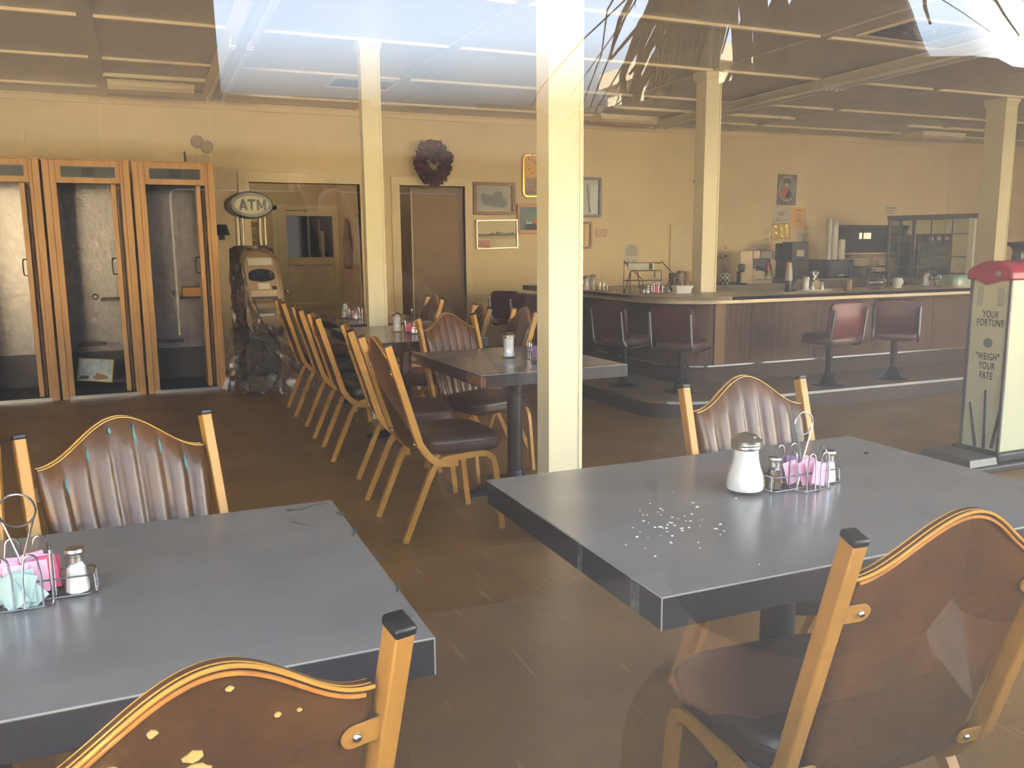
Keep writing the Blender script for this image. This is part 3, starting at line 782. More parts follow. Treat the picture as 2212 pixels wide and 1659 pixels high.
M_maroon = mat('maroon_vinyl', (86,38,38), 0.4, rgb2=(74,31,32), scale=7, spec=.5)
M_red = mat('red_vinyl', (108,38,40), 0.4, rgb2=(96,34,36), scale=7, spec=.5)
M_sseat = mat('worn_stool_seat', (104,76,66), 0.35, rgb2=(92,64,54), scale=6)
def make_stool(vin):
    r = thing('counter_stool', 'x', 'stool')
    MB().lathe([(.0,0),(.145,0),(.145,.008),(.09,.016),(.072,.03),(.055,.07),(.045,.10),(.034,.112),(.034,.12),(.0,.12)], 24).build('floor_flange', M_blackm, r)
    MB().tube([(0,0,.11),(0,0,.37)], .031, 16).build('column', M_blackm, r)
    a = []
    for sc, z in ((.9,.365),(1,.375),(1.02,.40),(1,.425),(.9,.44),(.6,.45),(.2,.453)):
        a.append([Vector((p*sc,q*sc+.02,z)) for p, q in rrect(.38,.37,.11,6)])
    MB().rings(a).build('seat', M_sseat, r, smooth=60)
    for s in (-1,1):
        x = s*.185
        pts = [(x,-.225,.675),(x,-.20,.50)]+bez([(x,-.195,.45),(x,-.18,.395),(x,-.13,.365),(x,-.05,.362)],5)+[(x,.14,.372)]
        MB().tube(pts, .0135, 10).build('chrome_tube', M_chrome, r)
    Mb = Matrix.Translation((0,-.172,.585)) @ Matrix.Rotation(rad(6),4,'X') @ FACE_Y
    a = []
    for sc, d in ((.92,-.022),(1,-.012),(1,.010),(.93,.02),(.6,.024)):
        a.append([Mb @ Vector((p*sc,q*(1-(1-sc)*1.2),-d)) for p, q in rrect(.40,.31,.075,6)])
    b = MB().rings(a).build('backrest', vin, r, smooth=60)
    n = MB()
    for i in range(15):
        p = Mb @ Vector((-.15+.30*i/14,.137,.0205)); n.ball(p, .0035, 6)
    n.build('tack_heads', M_chrome, b)
    return r
ST = make_stool(M_maroon)
G_T = 'swivel stools along the lunch counter'; ST['group'] = G_T
USED.discard(ST.name)
for x, y, deg, l in ((3.83,6.47,-76,'maroon stool just right of the main pillar, above the table corner'),
                     (4.09,5.97,-62,'maroon stool at the rounded corner of the counter'),
                     (6.22,5.73,-46,'dark maroon stool on the straight front, next to the fortune scale'),
                     (3.76,8.72,-60,'maroon stool at the far end of the counter, left of the main pillar'),
                     (3.76,8.12,-64,'maroon stool mostly hidden by the left side of the main pillar')):
    place(ST, (x,y,PZ+.001), rad(deg), l, G_T)
ST2 = make_stool(M_red); ST2['group'] = G_T; ST2['label'] = 'brighter red stool on the straight front, its seat turned left'
ST2.location = (5.45,5.72,PZ+.001); ST2.rotation_euler = (0,0,rad(2))
# ------------------------------------------------------------------ phone booths
M_oak = mat('booth_wood', (206,162,100), 0.42, rgb2=(186,140,82), scale=3.0, stretch=(9,9,.6), bump=0.05)
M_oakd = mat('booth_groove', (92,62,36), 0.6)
M_bpanel = mat('embossed_booth_metal', (120,116,112), 0.30, 0.85, var=.12, scale=14, bump=0.35, bscale=26)
M_bdark = mat('booth_lower_panel', (60,56,56), 0.4, 0.3, var=.1, scale=6)
M_ventm = mat('vent_metal', (84,90,88), 0.4, 0.4)
BY = 8.68
def make_booth(w):
    h = 2.145; r = thing('phone_booth', 'x', 'phone booth')
    m_ = MB(); m_.box(0,.025,.03,.80,0,h); m_.box(w-.025,w,.03,.80,0,h); m_.build('side_panel', M_oak, r, smooth=0)
    m_ = MB(); m_.box(0,.055,0,.03,0,h); m_.box(.055,.105,.012,.05,0,h); m_.build('stile', M_oak, r, bevel=.004, smooth=0)
    m_ = MB(); m_.box(w-.055,w,0,.03,0,h); m_.box(w-.085,w-.055,.012,.05,0,h); m_.build('stile', M_oak, r, bevel=.004, smooth=0)
    m_ = MB(); m_.box(.105,w-.085,.008,.04,h-.20,h); m_.box(.0,w,.0,.8,h,h+.012); m_.build('header', M_oak, r, bevel=.003, smooth=0)
    v = MB(); vx0, vx1 = .145, w-.12
    v.box(vx0,vx1,.0,.008,h-.150,h-.142); v.box(vx0,vx1,.0,.008,h-.062,h-.054); v.box(vx0,vx0+.01,0,.008,h-.142,h-.062); v.box(vx1-.01,vx1,0,.008,h-.142,h-.062)
    vo = v.build('vent_frame', M_ventm, r, smooth=0)
    v = MB(); v.box(vx0+.01,vx1-.01,.004,.0079,h-.142,h-.062)
    v.build('vent_screen', mat('vent_dark', (40,42,42), .5), vo, smooth=0)
    v = MB()
    for i in range(7):
        z = h-.136+.0115*i
        v.box(vx0+.012,vx0+.17,.001,.004,z,z+.004); v.box(vx1-.17,vx1-.012,.001,.004,z,z+.004)
    v.build('vent_louvres', M_ventm, vo, smooth=0)
    MB().box(.025,w-.025,.775,.80,.35,h).build('back_panel', M_bpanel, r, smooth=0)
    MB().box(.025,w-.025,.77,.80,0,.35).build('lower_panel', M_bdark, r, smooth=0)
    MB().box(.026,.032,.05,.77,0,h-.02).build('lining', M_bdark, r, smooth=0)
    MB().box(w-.032,w-.026,.05,.77,0,h-.02).build('lining', M_bdark, r, smooth=0)
    MB().box(.025,w-.025,.03,.80,0,.03).build('booth_floor', M_bdark, r, smooth=0)
    MB().box(.06,w-.06,.0,.012,.0,.03).build('threshold', M_steel, r, smooth=0)
    # folding door pushed to the right: two leaves edge-on
    d = MB(); d.box(w-.165,w-.125,.02,.34,.04,h-.205); o = d.build('folding_door', M_oak, r, bevel=.003, smooth=0)
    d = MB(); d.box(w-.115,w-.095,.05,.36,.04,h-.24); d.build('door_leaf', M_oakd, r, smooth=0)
    MB().tube([(w-.166,.10,1.28),(w-.20,.10,1.275),(w-.205,.10,1.24),(w-.205,.10,1.17),(w-.20,.10,1.135),(w-.166,.10,1.13)], .006, 8).build('door_handle', M_blackm, o)
    return r
bx = [P(u,842,y=BY).x for u in (278,463)]
BW = .705
B0 = make_booth(BW); G_B = 'row of wooden phone booths'; B0['group'] = G_B
xr = P(490,838,y=BY).x
def booth_at(i): return xr-BW-i*(BW+.02)
B0.location = (booth_at(0),BY,0); B0['label'] = 'wooden phone booth at the right end, beside the cash machine'
b1 = dup(B0, (booth_at(1),BY,0), 0, 'wooden phone booth with a colourful leaflet lying inside', G_B)
b2 = dup(B0, (booth_at(2),BY,0), 0, 'wooden phone booth cut off by the left edge of the photo', G_B)
# fittings seen in two booths
for b, pz in ((B0, 1), (b1, 0)):
    sx = BW
    m_ = MB(); m_.box(.36,sx-.034,.50,.76,.86,.885); m_.build('shelf', M_bdark, b, smooth=0)
    if pz:
        MB().box(.38,sx-.034,.48,.74,.886,.975).build('directory_holder', mat('yellow_oak_box',(206,150,70),.5), b, bevel=.004, smooth=0)
        MB().box(sx-.12,sx-.034,.68,.765,1.0,1.38).build('phone_mount', M_blackm, b, bevel=.004, smooth=0)
        s = MB()
        for z in (1.08,1.18,1.30): s.ball((sx-.08,.678,z), .008, 8)
        s.build('mount_bolts', M_chrome, b)
    m_ = MB(); m_.tube([(.30+.024*math.cos(a),.755,.895+.024*math.sin(a)) for a in [2*PI*i/16 for i in range(16)]], .008, 8, closed=True)
    m_.build('white_ring', M_white, b)
    MB().box(.12,.36,.60,.765,.42,.445).build('seat_shelf', M_bdark, b, smooth=0)
# leaflet in the middle booth
def pic_mat(name, c1, c2, scale, c3=None, rough=.5):
    m = mat(name, c1, rough, rgb2=c2, scale=scale, detail=5); return m
lf = thing('leaflet', 'colourful yellow-bordered leaflet leaning inside the middle phone booth', 'leaflet', (P(196,780,y=BY+.25).x, BY+.25, .03))
lf.rotation_euler = (rad(-14), rad(6), rad(-8)); 
MB().box(-.155,.155,0,.006,.12,.34).build('cover', mat('leaflet_yellow',(206,186,70),.5), lf, smooth=0)
MB().box(-.145,.145,-.0015,0,.13,.33).build('printed_picture', pic_mat('leaflet_sky',(170,196,206),(226,230,222),14), lf, smooth=0)
m_ = MB(); flake(m_, 0,0,.07,.035,0); me = m_.build('printed_flowers', pic_mat('leaflet_orange',(220,120,60),(120,130,70),30), lf, smooth=0); me.rotation_euler = (PI/2,0,0); me.location = (.05,-.0016,.17)
m_ = MB(); flake(m_, 0,0,.05,.02,0); me = m_.build('printed_leaves', pic_mat('leaflet_green',(60,70,40),(110,120,70),30), lf, smooth=0); me.rotation_euler = (PI/2,0,0); me.location = (-.09,-.0016,.155)
lf.location.z = .0

# emergency light standing on the right booth
p = P(428,352,y=9.0); e = thing('emergency_light', 'twin-lamp emergency light standing on the right phone booth', 'emergency light', (p.x, 9.0, 2.158))
M_beige = mat('beige_plastic', (170,156,124), .45)
MB().box(-.11,.10,-.045,.045,0,.085).build('battery_box', M_beige, e, bevel=.006, smooth=0)
MB().box(-.125,-.112,-.04,.04,.0,.12).build('end_plate', M_black, e, smooth=0)
for x, z in ((.0,.20),(.085,.155)):
    MB().tube([(x*.7,0,.08),(x,0,z-.04)], .009, 8).build('bracket', M_steel, e)
    h = MB().lathe([(.0,.05),(.03,.048),(.05,.03),(.062,.0),(.062,-.02),(.055,-.022),(.05,-.01),(.0,.0)], 18, M=Matrix.Rotation(PI/2,4,'X') @ Matrix.Rotation(PI,4,'X'))
    o = h.build('lamp_head', M_beige, e); o.location = (x,-.0,z+.02); o.rotation_euler = (rad(12),0,rad(25))

# ------------------------------------------------------------------ cash machine with topper sign, plastic sheet
M_atm = mat('atm_bronze', (124,106,80), 0.4, .3, var=.05, scale=4)
M_atml = mat('atm_pale_panel', (148,128,98), 0.42, .2)
M_postm = mat('sign_post_metal', (150,140,116), .4, .4)
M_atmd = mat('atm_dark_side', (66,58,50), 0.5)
ax, ay = .98, 8.72
A = thing('cash_machine', 'bronze cash machine with an oval ATM sign, beside the right booth', 'cash machine', (ax,ay,0), rad(9))
prof = [(-.20,0),(-.20,.50),(-.30,.52),(-.335,.60),(-.335,.80),(-.31,.86),(-.27,1.05),(-.19,1.26),(-.11,1.35),(.0,1.385),(.22,1.36),(.25,1.2),(.25,0)]
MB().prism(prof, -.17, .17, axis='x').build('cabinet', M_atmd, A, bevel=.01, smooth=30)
def on_front(t):
    """point on the sloping fascia by height"""
    pts = [(-.20,.50),(-.30,.52),(-.335,.60),(-.335,.80),(-.31,.86),(-.27,1.05),(-.19,1.26),(-.11,1.35),(.0,1.385)]
    for (y0,z0),(y1,z1) in zip(pts,pts[1:]):
        if z0 <= t <= z1: k = (t-z0)/(z1-z0); return y0+(y1-y0)*k
    return pts[-1][0] if t > 1 else pts[0][0]
def fascia(x0, x1, z0, z1, off, n=18, round_top=0, round_bot=0):
    vs, fs = [], []
    for i in range(n+1):
        z = z0+(z1-z0)*i/n; a = 1
        if round_top and z > z1-round_top: a = math.sqrt(max(0.02,1-((z-(z1-round_top))/round_top)**2))
        if round_bot and z < z0+round_bot: a = math.sqrt(max(0.02,1-((z0+round_bot-z)/round_bot)**2))
        c = (x0+x1)/2; h = (x1-x0)/2*a
        for x in (c-h, c+h): vs += [(x,on_front(z)-off,z),(x,on_front(z)+.01,z)]
    for i in range(n):
        o = 4*i; fs += [(o,o+2,o+6,o+4),(o+1,o+5,o+7,o+3),(o,o+4,o+5,o+1),(o+2,o+3,o+7,o+6)]
    fs += [(0,1,3,2),(4*n,4*n+2,4*n+3,4*n+1)]
    return MB().add(vs, fs)
fascia(-.185,.185,.53,1.38,.012,30,.16,.16).build('fascia', M_atm, A, smooth=50)
fascia(-.15,.15,.88,1.33,.018,24,.14,0).build('screen_surround', M_atml, A, smooth=50)
fascia(-.14,.14,.56,.84,.020,20,0,.12).build('lower_panel', M_atml, A, smooth=50)
fascia(-.115,.115,1.20,1.27,.024,6).build('notice_strip', mat('notice_card',(200,198,186),.5), A, smooth=50)
fascia(-.125,.115,1.045,1.165,.026,10,.05,.03).build('screen_hood', M_black, A, smooth=50)
fascia(-.085,.055,1.065,1.14,.030,6).build('screen', mat('atm_screen',(40,44,60),.12), A, smooth=50)
k = MB()
for i in range(4): k.add(fascia(.075,.09,1.075+.017*i,1.084+.017*i,.031,2).v, fascia(.075,.09,1.075,1.084,.031,2).f)
k.build('side_buttons', M_steel, A, smooth=0)
fascia(-.05,.06,.975,1.03,.023,4).build('keypad_notice', mat('keypad_card',(214,210,196),.5), A, smooth=0)
fascia(.085,.125,.97,1.0,.027,3).build('card_slot', M_blackm, A, smooth=0)
fascia(-.12,.12,.905,.96,.022,4).build('keypad_recess', mat('atm_inner',(196,176,142),.4), A, smooth=0)
fascia(-.12,.12,.882,.905,.034,4).build('keypad_ledge', M_atmd, A, smooth=0)
fascia(-.09,.09,.715,.80,.023,6).build('cash_tray', mat('tray_dark',(80,72,60),.35,.4), A, smooth=0)
fascia(-.075,.075,.72,.745,.032,3).build('tray_lip', M_steel, A, smooth=0)
for x in (-.115,.10):
    MB().tube([(x,.06,1.37),(x,.06,1.66)], .022, 12).build('sign_post', M_postm, A)
    MB().tube([(x+.05,.06,1.37),(x+.05,.06,1.66)], .012, 10).build('sign_post', M_postm, A)
sg = MB().rings([[Vector((math.cos(a)*rx,y,1.77+math.sin(a)*rz)) for a in [2*PI*i/36 for i in range(36)]] for rx, rz, y in ((.20,.115,.16),(.215,.128,.13),(.215,.128,-.03),(.20,.115,-.055))])
sgo = sg.build('sign_housing', mat('sign_grey_housing',(96,94,84),.4), A, smooth=50)
MB().rings([[Vector((math.cos(a)*rx,y,1.77+math.sin(a)*rz)) for a in [2*PI*i/36 for i in range(36)]] for rx, rz, y in ((.165,.088,-.05),(.165,.088,-.060),(.155,.080,-.064))]).build('sign_face', mat('sign_cream',(206,204,170),.4), sgo, smooth=50)
L3 = MB(); zz = 1.77
def stroke(x0, z0, x1, z1, w=.022): L3.bar((x0,-.0650,zz+z0),(x1,-.0650,zz+z1),w,.0025,up=(0,1,0))
stroke(-.115,-.050,-.084,.050); stroke(-.084,.050,-.053,-.050); stroke(-.100,-.020,-.068,-.020,.017)
stroke(-.040,.041,.034,.041); stroke(-.003,.045,-.003,-.050)
stroke(.056,-.050,.056,.050); stroke(.124,-.050,.124,.050); stroke(.060,.046,.090,-.030,.019); stroke(.090,-.030,.120,.046,.019)
L3.build('lettering', M_black, sgo, smooth=0)
# crumpled clear plastic over its left side
M_film = clear_mat('plastic_film', (.86,.86,.84), 1.6, base=.02, dirt=.16, dirt_rgb=(.55,.52,.46), rough=.28)
rnd = random.Random(9); vs, fs = [], []; nu, nv = 26, 34
for j in range(nv+1):
    t = j/nv
    for i in range(nu+1):
        s_ = i/nu
        z = 1.22*(1-t)**1.0; flare = .10+.34*t**2.2
        x = -.20-flare*.40*t+ s_*(.12+.85*t**1.6)
        y = -.02-.26*math.sin(PI*s_*.9)-flare*.35+.10*(1-s_)
        amp = .006+.012*t; x += .02*math.sin(j*.9+i*.5)*t; y += .025*math.sin(i*1.3+j*.35)
        x += rnd.uniform(-amp,amp); y += rnd.uniform(-amp,amp)
        z = max(.006+rnd.uniform(0,.05), z+rnd.uniform(-.02,.02)) if t > .03 else z
        if t > .93: z = rnd.uniform(.004,.05)
        vs.append((x,y-.24*t,z))
for j in range(nv):
    for i in range(nu):
        a = j*(nu+1)+i; fs.append((a,a+1,a+nu+2,a+nu+1))
pf = MB().add(vs, fs).build('plastic_sheet', M_film, None, smooth=25, normals=False)
pf.location = (ax-.02,ay,0)
tag(pf, 'crumpled clear plastic sheet draped beside the cash machine down to the floor', 'plastic sheet')
# black wall sconce between booth and sign
p = P(478,498,y=YB)
s_ = thing('wall_sconce', 'small black wall lamp between the right booth and the ATM sign', 'wall lamp', (p.x,YB,p.z))
MB().box(-.03,.03,-.02,0,-.10,.0).build('wall_plate', M_black, s_, smooth=0)
MB().lathe([(.05,.06),(.085,-.05),(.08,-.05),(.045,.055)], 16, (0,-.10,.0)).build('lamp_shade', M_black, s_)
MB().tube([(0,-.01,-.03),(0,-.06,-.05),(0,-.10,-.02),(0,-.10,.05)], .008, 8).build('arm', M_black, s_)

# garments on the hall wall
for i, (y, w_, h, c, l) in enumerate(((10.75,.26,.62,(196,190,170),'pale apron hanging highest on the hall wall, nearest the opening'),
                                     (11.35,.30,.66,(140,118,92),'brown garment hanging deeper in the hall'))):
    vs, fs = [], []
    for j in range(13):
        for k in range(11):
            s_ = (k/10-.5); t = j/12
            vs.append((HX1-.035-.03*math.sin(k*1.9+j*.3)*(.3+t)-.02*(1-abs(s_)*2), y+s_*w_*(.35+.65*min(1,t*2.2)), 1.74-h*t-.05*abs(s_)*(1-t)))
    for j in range(12):
        for k in range(10): a = j*11+k; fs.append((a,a+1,a+12,a+11))
    o = MB().add(vs, fs).build('apron', mat('cloth_%d' % i, c, .9, var=.08, scale=6), None, normals=False)
    sm = o.modifiers.new('thick', 'SOLIDIFY'); sm.thickness = .012
    tag(o, l, 'garment')

# ------------------------------------------------------------------ fortune weighing scale
M_cream = mat('cream_enamel', (222,220,180), 0.3, var=.03, scale=3)
M_crimson = mat('crimson_enamel', (168,36,58), 0.28, var=.08, scale=5)
M_iron = mat('cast_iron', (62,62,62), 0.5, .2, var=.08, scale=9)
FXX = 4.67; y_l = P(2083,800,x=FXX).y; y_r = P(2170,800,x=FXX).y
fw = y_l-y_r
Sc = thing('fortune_scale', 'tall cream coin weighing scale with a red cap, fortune lettering on its front', 'scale', (FXX,(y_l+y_r)/2,0))
# local: front faces -x, width along y
h2 = fw/2
MB().box(.012,.42,-h2,h2,.10,1.17).build('body', M_cream, Sc, bevel=.006, smooth=0)
m_ = MB(); m_.box(.0,.014,-h2-.002,-h2+.016,.10,1.17); m_.box(.0,.014,h2-.014,h2+.002,.10,1.17); m_.build('edge_strip', mat('grey_strip',(110,108,106),.4,.4), Sc, smooth=0)
FM = Matrix.Rotation(-PI/2,4,'Z') @ FACE_Y      # drawing space (right,up) -> front facing -x, reading right = -y
def fz(v): return P(2120,v,x=FXX).z
M_let = mat('dark_lettering', (84,82,74), .5)
for s, v, sz in (('YOUR',679,.060),('FORTUNE',697,.060),('"WEIGH"',770,.060),('YOUR',790,.060),('FATE',811,.060)):
    text(s, sz, M_let, Sc, Matrix.Translation((.0115,(-.006),fz(v))) @ FM, bold=.0012, sx=.62, spacing=1.12, depth=.0006)
MB().lathe([(.0,0),(.030,0),(.030,.003),(.0,.003)], 28, M=Matrix.Translation((.0125,-.004,fz(740))) @ Matrix.Rotation(-PI/2,4,'Y')).build('round_window', mat('round_grey',(122,124,124),.3), Sc)
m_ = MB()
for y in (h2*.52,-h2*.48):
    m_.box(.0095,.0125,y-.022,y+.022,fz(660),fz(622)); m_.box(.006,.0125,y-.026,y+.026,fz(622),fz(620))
m_.build('coin_plate', mat('coin_plate_cream',(196,194,160),.35), Sc, smooth=0)  # plates slightly duller than the cream body
m_ = MB()
for u0, v0, u1, v1 in ((2093,868,2104,964),(2127,842,2122,968),(2159,880,2139,968)):
    a, b = P(u0,v0,x=FXX), P(u1,v1,x=FXX)
    m_.tube([(.008,a.y-Sc.location.y,a.z),(.008,b.y-Sc.location.y,b.z)], [.006,.0095], 8)
m_.build('ornament_bars', M_iron, Sc)
# crimson cap: lower edge scalloped to a point at the middle
cap = MB(); e = h2+.016; lowz = fz(604); mid = fz(613)-.005; topz = fz(566)+.01
edge = [(e,lowz),(e*.55,lowz-.004),(0.02,mid),(-e*.5,lowz-.002),(-e,lowz+.002)]
top = [(-e,lowz+.05),(-e*.75,topz-.03),(-e*.35,topz),(e*.1,topz-.002),(e*.35,topz-.012),(e*.6,topz-.028),(e*.85,topz-.045),(e,topz-.062)]
cap.prism(edge+top, -.022, .43, axis='x')
co_ = cap.build('cap', M_crimson, Sc, bevel=.012, seg=3, smooth=40)
MB().lathe([(.0,0),(.017,0),(.017,.004),(.012,.007),(.0,.007)], 18, M=Matrix.Translation((-.022,-h2*.45,fz(590))) @ Matrix.Rotation(-PI/2,4,'Y')).build('cap_button', mat('button_grey',(170,168,156),.3,.3), co_)
MB().lathe([(.055,.0),(.058,.02),(.052,.045),(.060,.07),(.085,.092),(.088,.105),(.07,.110),(.0,.112)], 22, (.20,-.04,topz)).build('dial_top', mat('dark_glass_top',(52,54,58),.2), Sc)
m_ = MB(); m_.box(-.30,.46,-h2-.07,h2+.07,0,.045); m_.box(-.03,.44,-h2-.03,h2+.03,.045,.10); b_ = m_.build('iron_base', M_iron, Sc, bevel=.012, smooth=0)
q = [(-.27,-h2-.03),(-.05,-h2-.03),(-.05,h2+.03),(-.27,h2+.03)]
MB().rings([[Vector((x*(1+.04),y*1.08,.045)) for x, y in q],[Vector((x,y,.085)) for x, y in q],[Vector((-.16+(x+.16)*.9,y*.9,.092)) for x, y in q]]).build('foot_plate', mat('foot_plate_metal',(96,96,94),.4,.4), Sc, smooth=0)
# ------------------------------------------------------------------ things on the back wall
def wall_rect(u0, v0, u1, v1, y=YB):
    vc, uc = (v0+v1)/2, (u0+u1)/2
    return P(u0,vc,y=y).x, P(u1,vc,y=y).x, P(uc,v1,y=y).z, P(uc,v0,y=y).z
M_fr_brown = mat('frame_brown', (112,76,46), .4, var=.08, scale=8, stretch=(1,1,6))
M_fr_dark = mat('frame_dark', (62,48,36), .35)
M_fr_orange = mat('frame_orange_wood', (170,104,52), .4, var=.08, scale=8)
M_fr_silver = mat('frame_silver', (176,170,150), .3, .6)
M_fr_gold = mat('frame_gold', (206,160,80), .25, .8)
M_mount = mat('mount_board', (214,196,156), .7)
def frame(name, px, fw, fm, label, cat='picture', rot=0, mount=None, depth=.03):
    x0, x1, z0, z1 = wall_rect(*px); w, h = x1-x0, z1-z0
    r = thing(name, label, cat, ((x0+x1)/2, YB, (z0+z1)/2)); r.rotation_euler = (0,rad(rot),0)
    m_ = MB(); m_.box(-w/2,w/2,-depth,-.001,h/2-fw,h/2); m_.box(-w/2,w/2,-depth,-.001,-h/2,-h/2+fw); m_.box(-w/2,-w/2+fw,-depth,-.001,-h/2+fw,h/2-fw); m_.box(w/2-fw,w/2,-depth,-.001,-h/2+fw,h/2-fw)
    m_.build('frame', fm, r, bevel=.004, smooth=0)
    if mount:
        MB().box(-w/2+fw,w/2-fw,-.012,-.001,-h/2+fw,h/2-fw).build('mount', M_mount, r, smooth=0)
    return r, w-2*fw-2*(mount or 0), h-2*fw-2*(mount or 0)
def art(r, w, h, m, y=-.014, name='print'):
    return MB().box(-w/2,w/2,y,-.001,-h/2,h/2).build(name, m, r, smooth=0)
def shape(r, pts, m, y, name):
    return MB().prism(pts, y-.0012, y, axis='y').build(name, m, r, smooth=0)
# old vehicle photograph
r, w, h = frame('framed_photo', (1021,394,1111,464), .042, M_fr_brown, 'brown-framed grey photo of an old vehicle, right of the brown door', mount=.02)
a = art(r, w, h, mat('photo_grey',(138,142,132),.35,rgb2=(124,128,120),scale=6))
mg = mat('photo_dark_grey',(66,72,72),.4,rgb2=(92,96,92),scale=26)
shape(a, [(-.17,.02),(-.15,.07),(-.10,.05),(-.02,.03),(.02,.08),(.10,.085),(.12,.03),(.15,.0),(.18,-.04),(.18,-.09),(.10,-.11),(.0,-.10),(-.09,-.08),(-.15,-.06),(-.17,-.02)], mg, -.0141, 'vehicle_image')
shape(a, arc(-.11,-.045,.035,0,2*PI,14)[:-1], mat('photo_wheel',(66,70,70),.4), -.0155, 'wheel_image')
shape(a, arc(.11,-.075,.035,0,2*PI,14)[:-1], MATS['photo_wheel'], -.0155, 'wheel_image')
# sepia panorama of buildings in a silver frame with a snapshot tucked in
r, w, h = frame('framed_photo', (1028,474,1117,538), .018, M_fr_silver, 'silver-framed sepia view of a row of buildings with a snapshot tucked in', rot=-1.2)
a = art(r, w, h, mat('sepia_sky',(206,192,146),.4,rgb2=(190,176,130),scale=5))
sil = [(-w/2+.005,-.02)]; rnd = random.Random(4); x = -w/2+.005
while x < w/2-.05:
    k = rnd.choice((.02,.035,.055)) if x > -.12 else .01
    sil += [(x,-.02+.02+k*.6),(x+.022,-.02+.02+k*.6),(x+.022,-.002),(x+.03,-.002)]; x += .03
sil += [(w/2-.005,.0),(w/2-.005,-.02)]
shape(a, sil, mat('sepia_dark',(92,84,64),.5), -.0141, 'building_row')
shape(a, [(-w/2+.005,-.022),(w/2-.005,-.018),(w/2-.005,-.06),(-w/2+.005,-.05)], mat('sepia_ground',(178,166,124),.5), -.0141, 'ground_image')
s_ = MB().box(-.075,.075,-.004,0,-.045,.045).build('snapshot', mat('snapshot_print',(122,96,60),.4,rgb2=(176,70,56),scale=22), None, smooth=0)
s_.location = (r.location.x-w/2+.075, YB-.032, r.location.z-h/2+.045); s_.rotation_euler = (0,rad(4),0)
tag(s_, 'small colour snapshot tucked in the corner of the silver frame', 'snapshot')
# teal picture in orange wood, gold clock, dark and brown frames by the main pillar
r, w, h = frame('framed_picture', (1116,440,1182,505), .03, M_fr_orange, 'orange-wood framed teal picture just left of the main pillar', mount=.016)
a = art(r, w, h, mat('teal_print',(36,66,70),.4,rgb2=(52,92,94),scale=9))
shape(a, [(-.09,-.02),(-.05,-.05),(-.02,-.03),(.0,-.06),(-.03,-.10),(-.09,-.10)], mat('print_white',(190,196,180),.5), -.0141, 'white_shape')
shape(a, arc(.035,-.03,.028,0,2*PI,12)[:-1], mat('print_red',(196,66,62),.5), -.0141, 'red_shape')
shape(a, [(-.10,-.06),(.12,-.07),(.12,-.14),(-.10,-.14)], mat('print_black',(26,34,36),.5), -.0150, 'dark_shape')
x0, x1, z0, z1 = wall_rect(1127,333,1188,428); w, h = x1-x0, z1-z0
r = thing('wall_clock', 'gold-rimmed rounded rectangular wall clock at the left edge of the main pillar', 'clock', ((x0+x1)/2,YB,(z0+z1)/2))
MB().prism(rrect(w,h,.07,6), -.03, -.001, axis='y').build('case', M_fr_gold, r, bevel=.008, smooth=40)
MB().prism(rrect(w-.05,h-.05,.05,6), -.034, -.03, axis='y').build('dial', mat('clock_dial_orange',(222,166,84),.4), r, smooth=0)
MB().box(-w/2+.03,w/2-.03,-.0355,-.034,-h/2+.04,-.02).build('dial_picture', mat('clock_picture',(150,120,84),.4,rgb2=(112,84,60),scale=14), r, smooth=0)
m_ = MB()
for i in range(12):
    an = 2*PI*i/12; m_.obox((.125*math.sin(an),-.0352,.14+.125*math.cos(an)), (.010,.0015,.028), ry=an)
m_.build('hour_marks', mat('clock_marks',(120,84,44),.5), r, smooth=0)
m_ = MB(); m_.bar((0,-.037,.14),(-.05,-.037,.19),.008,.002,up=(0,1,0)); m_.bar((0,-.037,.14),(.03,-.037,.24),.006,.002,up=(0,1,0)); m_.build('hands', M_black, r, smooth=0)
r, w, h = frame('framed_mirror', (1240,383,1297,469), .035, M_fr_dark, 'dark-framed glazed picture just right of the main pillar')
a = art(r, w, h, mat('mirror_pale',(140,136,116),.3)); shape(a, [(.02,-h/2+.01),(w/2-.01,-h/2+.01),(w/2-.01,h/2-.06),(.04,h/2-.06)], mat('window_reflection',(176,190,196),.3), -.0141, 'window_reflection')  # reflected window painted onto the glazing
shape(a, [(-.02,h/2-.05),(.0,h/2-.05),(.04,-h/2+.02),(.015,-h/2+.02)], mat('pole_image',(92,92,80),.4), -.015, 'pole_image')
r, w, h = frame('framed_picture', (1236,479,1276,537), .028, M_fr_brown, 'small brown-framed picture with a painted reflection of yellow blinds, lower right of the main pillar')
a = art(r, w, h, mat('blind_reflection_yellow',(206,170,104),.4)); m_ = MB()
for i in range(11): m_.box(-w/2,w/2-.06,-.0155,-.014,-h/2+.02+i*.024,-h/2+.03+i*.024)
m_.build('blind_reflection', mat('blind_reflection_brown',(150,104,60),.5), a, smooth=0)  # yellow blinds reflected in the glazing, painted as bars
x0, x1, z0, z1 = wall_rect(1282,493,1315,514)
r = thing('wall_plaque', 'small faded pink sign on the wall right of the small brown-framed picture', 'sign', ((x0+x1)/2,YB,(z0+z1)/2))
MB().box(-.085,.085,-.006,-.001,-.052,.052).build('plate', mat('faded_pink',(190,152,132),.5), r, smooth=0)
m_ = MB(); m_.prism([(-.07,.0),(.0,-.036),(.07,.0),(.05,.0),(.0,-.024),(-.05,.0)], -.0072, -.006, axis='y'); m_.build('emblem', mat('pale_pink',(216,186,160),.5), r, smooth=0)
m_ = MB(); 
for i in range(6): m_.box(-.055+.019*i,-.042+.019*i,-.0072,-.006,.008,.032)
m_.build('faded_lettering', MATS['pale_pink'], r, smooth=0)

